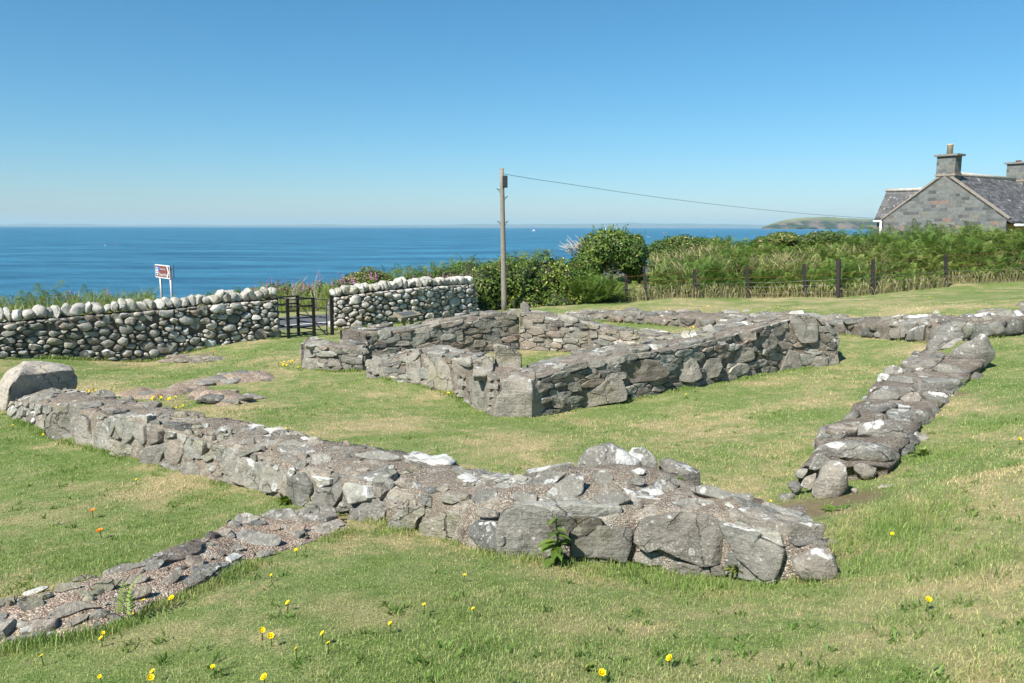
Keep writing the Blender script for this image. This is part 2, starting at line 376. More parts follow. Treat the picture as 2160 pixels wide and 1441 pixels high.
SV = [[0, 0, 0]]; SF3 = []; SF4 = []
for j, r in enumerate(rr[1:]):
    for a in an: SV.append([r * math.cos(a), r * math.sin(a), 0])
for k in range(96):
    SF3.append([0, 1+k, 1+(k+1) % 96])
    for j in range(3): SF4.append([1+j*96+k, 1+(j+1)*96+k, 1+(j+1)*96+(k+1) % 96, 1+j*96+(k+1) % 96])
mb.add(SV, [SF3, SF4]); tag(mb.build('sea', SEA), kind='structure')

# ------------------------------------------------------------------ stones
def chaikin(p, it, k=.22):
    for _ in range(it):
        q = np.roll(p, -1, 0); p = np.stack([(1 - k) * p + k * q, k * p + (1 - k) * q], 1).reshape(-1, 2)
    return p
def resample(p, n):
    q = np.vstack([p, p[:1]]); d = np.concatenate([[0], np.cumsum(np.linalg.norm(np.diff(q, axis=0), axis=1))])
    t = np.arange(n) / n * d[-1]
    return np.stack([np.interp(t, d, q[:, 0]), np.interp(t, d, q[:, 1])], 1)
def resample_c(p, n):
    q = np.roll(p, -1, 0); L = np.linalg.norm(q - p, axis=1); k = np.maximum(1, np.round(L / L.sum() * n)).astype(int)
    while k.sum() > n and k.max() > 1: k[np.argmax(k)] -= 1
    while k.sum() < n: k[np.argmax(L / k)] += 1
    return np.concatenate([p[i] + (q[i] - p[i]) * (np.arange(k[i]) / k[i])[:, None] for i in range(len(p))])
def area(p):
    q = np.roll(p, -1, 0); return .5 * np.sum(p[:, 0] * q[:, 1] - q[:, 0] * p[:, 1])
def stone(mb, poly, O, U, W, Nn, tf, tb, tint, n=16, m=4, flat=2.6, rough=.07, facets=2, ch=1):
    poly = np.asarray(poly, float)
    if area(poly) < 0: poly = poly[::-1]
    slab = flat >= 3.3; pc = chaikin(poly, ch, .11 if slab else .22 if flat < 2.55 else .17); n = max(n, len(pc)) if slab else n; p = resample_c(pc, n) if slab else resample(pc, n); c = p.mean(0); q = p - c; size = math.sqrt(max(abs(area(p)), 1e-6))
    e = 2.0 / flat; rings = []
    for ph in ([-1.15, -.6] if tb > 0 else []): rings.append((math.cos(ph) ** e, -(math.sin(-ph) ** e) * tb))
    if slab: rings += [(r_, h_ * tf) for r_, h_ in (((1, 0), (.985, .8), (.88, 1), (.5, 1)) if m < 4 else ((1, 0), (.995, .68), (.965, .92), (.86, 1), (.6, 1), (.3, 1)) if m < 6 else ((1, 0), (1, .4), (.99, .72), (.965, .92), (.9, .99), (.75, 1), (.55, 1), (.35, 1), (.17, 1)))]
    for k in range(0 if slab else m):
        ph = k / m * math.pi / 2 * .97; rings.append((math.cos(ph) ** e, (math.sin(ph) ** e) * tf if k else 0.0))
    L = np.concatenate([np.concatenate([q * r, np.full((n, 1), h)], 1) for r, h in rings] + [np.array([[0, 0, tf], [0, 0, rings[0][1] * 1.02]])])
    o_ = rng.uniform(-50, 50, 3); NP = L / size * (1.3 if flat < 2.55 else 1.9) + o_
    L = L + np.stack([fbm(NP, 1), fbm(NP + 31.7, 2), fbm(NP + 77.1, 3)], 1) * rough * size * (.55 if slab else 1)
    if slab:
        tl = rng.normal(0, .055, 2); L[:, 2] += (L[:, :2] @ tl + .05 * size * fbm(NP * 2.1, 12, 3)) * (L[:, 2] > tf * .5)
    for _ in range(0 if slab and m < 9 else facets):
        d = unit(rng.normal(size=3) + np.array([0, 0, .9])); h = L @ d; cc = h.max() * rng.uniform(.68, .92)
        L = L - np.maximum(h - cc, 0)[:, None] * d * .9
    Vw = np.asarray(O) + (L[:, :1] + c[0]) * U + (L[:, 1:2] + c[1]) * W + L[:, 2:3] * Nn
    k = np.arange(n); k2 = (k + 1) % n; Q = [np.stack([i*n+k, i*n+k2, (i+1)*n+k2, (i+1)*n+k], 1) for i in range(len(rings) - 1)]
    top = len(rings) * n; Tt = np.stack([(len(rings)-1)*n+k, (len(rings)-1)*n+k2, np.full(n, top)], 1); Tb = np.stack([k2, k, np.full(n, top+1)], 1)
    mb.add(Vw, [np.concatenate(Q), np.concatenate([Tt, Tb])], tint)
def clip(poly, a, c):         # keep a.x <= c
    out = []; d = poly @ a - c
    for i in range(len(poly)):
        j = (i + 1) % len(poly)
        if d[i] <= 0: out.append(poly[i])
        if (d[i] < 0) != (d[j] < 0) and d[i] != d[j]: out.append(poly[i] + (poly[j] - poly[i]) * d[i] / (d[i] - d[j]))
    return np.array(out) if len(out) > 2 else None
def cells(Wd, Hh, mean, asp, spread=.38):
    """stones of mixed size packed into a Wd x Hh strip (power diagram)"""
    w2 = Wd / asp; nn = int(w2 * Hh / (mean * mean * .75)) + 4
    rad = np.sort(mean * .5 * np.exp(rng.normal(0, spread, nn * 2)))[::-1]; P = []; Rr = []
    for r in rad:
        for _ in range(14):
            p = rng.uniform([-.02, -.01], [w2 + .02, Hh + .01])
            if not P or np.all(np.hypot(*(np.array(P) - p).T) > .92 * (r + np.array(Rr))):
                P.append(p); Rr.append(r); break
    P = np.array(P); Rr = np.array(Rr); out = []
    for i in range(len(P)):
        poly = np.array([[0, 0], [w2, 0], [w2, Hh], [0, Hh]], float); d2 = np.sum((P - P[i]) ** 2, 1)
        for j in np.argsort(d2)[1:22]:
            a = P[j] - P[i]; c = (P[j] @ P[j] - P[i] @ P[i] - Rr[j] ** 2 + Rr[i] ** 2) / 2; poly = clip(poly, a, c)
            if poly is None: break
        if poly is not None: out.append(poly * np.array([asp, 1]))
    return out
def inpoly(P, poly):
    poly = np.asarray(poly); x, y = P[..., 0], P[..., 1]; r = np.zeros(x.shape, bool)
    for i in range(len(poly)):
        (x1, y1), (x2, y2) = poly[i], poly[i-1]
        c = ((y1 > y) != (y2 > y)); r ^= c & (x < (x2 - x1) * (y - y1) / ((y2 - y1) if y2 != y1 else 1e-9) + x1)
    return r
FOOT = []; CORES = []; BASES = []
class Wall:
    def __init__(s, st, maxw=1.2, minw=.3, thick=None, batter=.04, flip=1, bumps=(), line=None):
        s.bumps = bumps
        if line: L0, L1 = rg(*line[0])[:2], rg(*line[1])[:2]
        Bf, Tf, Tb = [], [], []
        for q in st:
            b = rg(*q[0]); rt = ray(*q[1])
            if line:
                a_ = b[:2] / np.linalg.norm(b[:2]); m_ = np.array([a_, -(L1 - L0)]).T; k_ = np.linalg.solve(m_, L0)[0]; b = np.array([a_[0] * k_, a_[1] * k_, G(a_[0] * k_, a_[1] * k_)])
            rb = math.hypot(b[0], b[1]) + batter
            t = CAM + rt * rb / math.hypot(rt[0], rt[1]); Bf.append(b); Tf.append(t)
            if thick is None: Tb.append(atz(q[2][0], q[2][1], min(t[2], CAM[2] - .2)))
            else: Tb.append(t * 0)
        s.Bf, s.Tf = np.array(Bf), np.array(Tf); tg = np.gradient(s.Bf, axis=0); tg[:, 2] = 0
        nr = np.stack([-tg[:, 1], tg[:, 0], tg[:, 2] * 0], 1); nr /= np.linalg.norm(nr, axis=1)[:, None]
        nr *= np.where(np.sum(nr[:, :2] * s.Bf[:, :2], 1) > 0, 1, -1)[:, None] * flip
        s.back = nr
        if thick is not None: s.Tb = s.Tf + nr * thick
        else:
            s.Tb = np.array(Tb); d = s.Tb - s.Tf; L = np.linalg.norm(d, axis=1)
            f = np.clip(L, minw, maxw) / np.maximum(L, 1e-6); s.Tb = s.Tf + d * f[:, None]
        s.Bb = s.Tb.copy(); s.Bb[:, :2] += nr[:, :2] * .04; s.Bb[:, 2] = np.minimum(ground(s.Bb[:, 0], s.Bb[:, 1]), s.Tb[:, 2] - .05)
        s.S = np.concatenate([[0], np.cumsum(np.linalg.norm(np.diff((s.Bf + s.Tf) / 2, axis=0), axis=1))]); s.L = s.S[-1]
        FOOT.append(np.concatenate([s.Bf[:, :2], s.Bb[::-1, :2]])); BASES.append(s)
    def ev(s, a, A): return np.stack([np.interp(a, s.S, A[:, k]) for k in range(3)], -1)
    def P(s, a, part, v):
        A, B = {'f': (s.Bf, s.Tf), 't': (s.Tf, s.Tb), 'b': (s.Tb, s.Bb)}[part]
        p, q = s.ev(a, A), s.ev(a, B); r = p + (q - p) * np.asarray(v)[..., None]
        if part == 't':
            for bc, bh, br_ in s.bumps: r[..., 2] += bh * np.exp(-np.sum((r[..., :2] - np.array(bc)[:2]) ** 2, -1) / br_ ** 2)
        return r
    def frame(s, a, part, v):
        A, B = {'f': (s.Bf, s.Tf), 't': (s.Tf, s.Tb), 'b': (s.Tb, s.Bb)}[part]
        a = np.clip(a, .02, s.L - .02); h = np.linalg.norm(s.ev(a, B) - s.ev(a, A))
        U = unit(s.P(a + .15, part, v) - s.P(a - .15, part, v)); Wv = unit(s.ev(a, B) - s.ev(a, A)); Nn = unit(np.cross(U, Wv))
        ref = -s.ev(a, s.back) if part == 'f' else (UP if part == 't' else s.ev(a, s.back))
        if Nn @ ref < 0: Nn = -Nn
        Wv = np.cross(Nn, U) * (1 if np.cross(Nn, U) @ Wv > 0 else -1)
        return s.P(a, part, v), U, Wv, Nn, h
    def mean(s, part):
        A, B = {'f': (s.Bf, s.Tf), 't': (s.Tf, s.Tb), 'b': (s.Tb, s.Bb)}[part]; return float(np.mean(np.linalg.norm(B - A, axis=1)))
    def core(s, mb, rough=.04, freq=3.0, inset=.02, tint=(.5, .5, .5), step=.11, crown=.05):
        n = max(4, int(s.L / step)); a = np.linspace(0, s.L, n); rows = []; cfg = [('f', 5), ('t', 7), ('b', 4)]
        for part, k in cfg:
            for v in np.linspace(0, 1, k, endpoint=part == 'b'): rows.append(s.P(a, part, np.full(n, v)))
        Gd = np.stack(rows, 1); m = Gd.shape[1]; c = (Gd[:, 0] + Gd[:, 5] + Gd[:, 12] + Gd[:, -1]) / 4
        for j in range(6, 12): Gd[:, j, 2] += crown * math.sin((j - 5) / 7 * math.pi)
        d = Gd - c[:, None]; d /= np.linalg.norm(d, axis=2)[..., None]
        nz = fbm(Gd * freq, 4, 5) + .45 * np.maximum(vn(Gd * freq * 2.7, 14), 0); Gd = Gd + d * (nz * rough - inset)[..., None]
        Gd[:, 0, 2] -= .12; Gd[:, -1, 2] -= .12
        V = Gd.reshape(-1, 3); i = (np.arange(n-1)[:, None] * m + np.arange(m-1)[None]).ravel()
        Q = np.stack([i, i+1, i+m+1, i+m], 1)
        mb.add(V, [Q, list(range(m)), [(n-1)*m+k for k in range(m)][::-1]], tint)
        CORES.append((V, Q)); return mb
def wall_stones(mb, wl, part, mean, asp, keep=1.0, gap=.02, tf=.05, tb=.08, flat=3, rough=.07, bright=(.35, .15), warm=.2, lich=.4, facets=2, avoid=(), a0=0, a1=None, ch=1, proud=0.0, jit=.01, tone=None, v0=0.0, v1=1.0, big=None):
    h = wl.mean(part); a1 = wl.L if a1 is None else a1
    for poly in cells(a1 - a0, h * (v1 - v0), mean, asp):
        if rng.random() > keep: continue
        c = poly.mean(0); sz = math.sqrt(abs(area(poly)))
        if sz < mean * .22: continue
        O, U, Wv, Nn, hl = wl.frame(a0 + c[0], part, v0 + c[1] / h)
        if avoid:
            pp = proj(O)
            if any(inpoly(pp, q) for q in avoid): continue
        q = (poly - c) * max(.3, 1 - gap / sz * 2) * np.array([1, hl / h])
        dpx = F * sz / max(np.linalg.norm(O - CAM), 1)
        n, m = (12, 3) if dpx < 22 else ((16, 4) if dpx < 50 else (26, 6))
        b = float(np.clip(rng.normal(*bright), .03, 1)); wm = max(0, rng.normal(warm, .22))
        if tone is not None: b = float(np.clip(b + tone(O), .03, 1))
        k = rng.uniform(.6, 1.5)
        stone(mb, q, O + Nn * (proud + rng.normal(0, jit)), U, Wv, Nn, tf * k * min(1.3, sz / mean), tb, (b, wm, max(0, rng.normal(lich, .25))), n, m, flat, rough, facets, ch)
def bvh():
    vs, fs, n = [], [], 0
    for V_, Q_ in CORES: vs.append(V_); fs.append(Q_ + n); n += len(V_)
    return BVHTree.FromPolygons([tuple(v) for v in np.concatenate(vs)], [tuple(map(int, f)) for f in np.concatenate(fs)])
CROP = dict(a=(0, 450, 3), b=(560, 560, 3), c=(1150, 560, 3), d=(1560, 560, 3.6), e=(0, 960, 3), f=(600, 860, 3), g=(1250, 860, 3), h=(0, 740, 6),
            i=(300, 840, 6), j=(1620, 740, 4.24), k=(1900, 620, 6.862), l=(0, 1180, 5.4), m=(700, 540, 6.75), p=(0, 0, 1))
def PX(s):                    # 'g 10,20 30,40 ...' a traced outline
    t = s.split(); ox, oy, k = CROP[t[0]]
    return np.array([[ox + float(q.split(',')[0]) / k, oy + float(q.split(',')[1]) / k] for q in t[1:]])
def manual(mb, poly, tree, kind, tint, dist=None, th=None, face=None):
    """one hand-traced stone, standing where its outline meets the masonry or the turf"""
    c = poly.mean(0); r = ray(*c); hit = None
    if dist is None:
        h = tree.ray_cast(Vector(CAM), Vector(r), 60)
        g = rg(*c); dg = np.linalg.norm(g - CAM)
        if h[0] is not None and h[3] < dg + .3: hit = np.array(h[0]); nn = np.array(h[1]); nn = nn if nn @ r < 0 else -nn
        else: hit = g; nn = UP
    else: hit = at(c[0], c[1], dist); nn = unit([0, -1, .4])
    if face is not None: nn = np.array(face)
    k = {'S': .75, 'R': .55, 'B': .2}[kind]
    Nn = unit(nn * k + (-r) * (1 - k) * np.array([1, 1, .6])); U = unit(np.cross(UP, Nn)); Wv = np.cross(Nn, U)
    q = []
    for p in poly:
        d = ray(*p); X_ = CAM + d * ((hit - CAM) @ Nn) / (d @ Nn); q.append([(X_ - hit) @ U, (X_ - hit) @ Wv])
    q = np.array(q); sz = math.sqrt(abs(area(q)))
    dpx = F * sz / np.linalg.norm(hit - CAM); n, m = (18, 4) if dpx < 35 else ((28, 6) if dpx < 90 else (44, 9))
    fl, tf, tb, ro, fc = {'S': (5.0, .11, .25, .05, 1), 'R': (3.5, .085, .3, .07, 2), 'B': (2.7, .42, .42, .09, 5)}[kind]
    tf = tf if th is None else th
    stone(mb, q, hit + Nn * ((.014 if kind == 'R' else .026 - tf * sz * .15) if kind != 'B' else (0 if dist is not None else .12 * sz)), U, Wv, Nn, tf * sz, tb * sz, tint, n, m, fl, ro, fc, 1)
    return hit
def hull_stone(mb, P, tint, cuts=5, rough=.03, bev=.03):
    bm = bmesh.new()
    for p in P: bm.verts.new(Vector([float(v) for v in p]))
    r = bmesh.ops.convex_hull(bm, input=bm.verts)
    bmesh.ops.delete(bm, geom=[v for v in bm.verts if not v.link_faces], context='VERTS')
    bmesh.ops.dissolve_limit(bm, angle_limit=R(7), verts=bm.verts, edges=bm.edges)
    bmesh.ops.bevel(bm, geom=bm.edges[:], offset=bev, segments=2, affect='EDGES', profile=.6)
    bmesh.ops.triangulate(bm, faces=bm.faces)
    for _ in range(4):
        es = [e for e in bm.edges if e.calc_length() > .06]
        if es: bmesh.ops.subdivide_edges(bm, edges=es, cuts=1); bmesh.ops.triangulate(bm, faces=[f for f in bm.faces if len(f.verts) > 3])
    bm.verts.ensure_lookup_table(); bm.normal_update()
    V_ = np.array([v.co for v in bm.verts]); Nn = np.array([v.normal for v in bm.verts])
    V_ = V_ + Nn * (fbm(V_ * 4 + rng.uniform(0, 30, 3), 6, 4) * rough + .3 * rough * np.abs(fbm(V_ * [9, 9, 22], 16, 3)))[:, None]
    mb.add(V_, [np.array([[v.index for v in f.verts] for f in bm.faces])], tint); bm.free()
# ------------------------------------------------------------------ walls of the ruin
def ST(s): return [[tuple(map(float, p.split(','))) for p in q.split()] for q in s.strip().split('\n')]
front = Wall(ST("""1768,1212 1752,1165 1700,1105
1640,1230 1628,1120 1605,1068
1500,1215 1500,1090 1545,1045
1340,1192 1340,1095 1455,1020
1210,1182 1210,1088 1300,1003
1040,1168 1058,1078 1130,1003
900,1122 905,1042 1060,1012
780,1097 790,1022 930,970
660,1072 665,1000 800,948
540,1032 550,957 680,930
420,1002 430,927 570,905
300,970 300,890 430,878
180,937 190,870 330,858
90,907 100,852 240,838
15,874 28,846 135,822"""), maxw=1.3, bumps=[(at(1300, 985, 5.3), .10, .45)])
spur = Wall(ST("""742,1118 736,1109 668,1072
640,1150 636,1142 560,1084
520,1187 516,1178 490,1098
440,1232 436,1221 380,1162
330,1277 325,1265 240,1206
220,1332 213,1318 130,1240
60,1357 55,1343 0,1268
-110,1385 -112,1369 -110,1298"""), maxw=1.2)
chain = Wall(ST("""1674,1034 1692,984 1886,986
1708,985 1722,932 1908,938
1760,925 1772,886 1950,892
1815,868 1828,832 2004,842
1865,815 1874,786 2040,806
1935,778 1945,735 2080,760"""), maxw=1.6, flip=1)
far = Wall(ST("""1190,672 1190,667 1190,663
1250,676 1250,664 1250,657
1350,684 1350,666 1350,656
1470,692 1470,671 1470,655
1620,700 1620,675 1620,658
1765,706 1765,684 1765,664
1850,714 1850,686 1850,669
1960,724 1960,684 1960,662
2060,718 2060,682 2060,656
2160,706 2160,668 2160,641
2270,690 2270,650 2270,622"""), maxw=1.3)
chapA = Wall(ST("""1122,879 1124,800 1098,742
1215,864 1215,772 1190,722
1310,848 1310,748 1290,706
1430,822 1430,736 1385,690
1560,800 1560,702 1500,682
1640,784 1648,678 1580,668
1705,776 1712,665 1650,657
1765,768 1762,702 1735,672"""), maxw=1.0)
chapB = Wall(ST("""1130,879 1128,797 1130,745
1040,877 1045,797 1080,740
1003,860 1003,765 1040,733
960,833 958,758 1000,736
893,812 893,746 940,733
840,803 840,755 890,737
775,796 773,762 845,746"""), maxw=.8)
chapJ = Wall(ST("""766,782 766,738 795,714
700,783 692,732 720,700
635,776 641,724 662,704"""), maxw=.75)
chapC = Wall(ST("""730,768 722,705 715,692
860,757 860,697 850,683
980,748 980,672 972,662
1095,738 1095,662 1090,652"""), maxw=.75, minw=.55)
chapD = Wall(ST("""1095,738 1098,663 1112,652
1200,742 1200,674 1215,663
1300,746 1300,700 1320,684
1400,750 1380,712 1410,694
1520,757 1500,715 1530,690"""), maxw=.75, minw=.5)
bndL = Wall(ST("""-330,757 -330,688
-160,757 -160,684
0,757 0,682
83,746 83,675
187,745 187,665
283,758 300,657
333,763 345,653
383,748 400,648
433,728 450,643
517,718 500,638
592,713 582,633"""), thick=.55, line=((0, 757), (590, 713)))
bndR = Wall(ST("""703,697 704,628
760,691 760,620
830,683 830,612
900,675 900,605
1012,662 1000,600"""), thick=.55)
FACE = {}
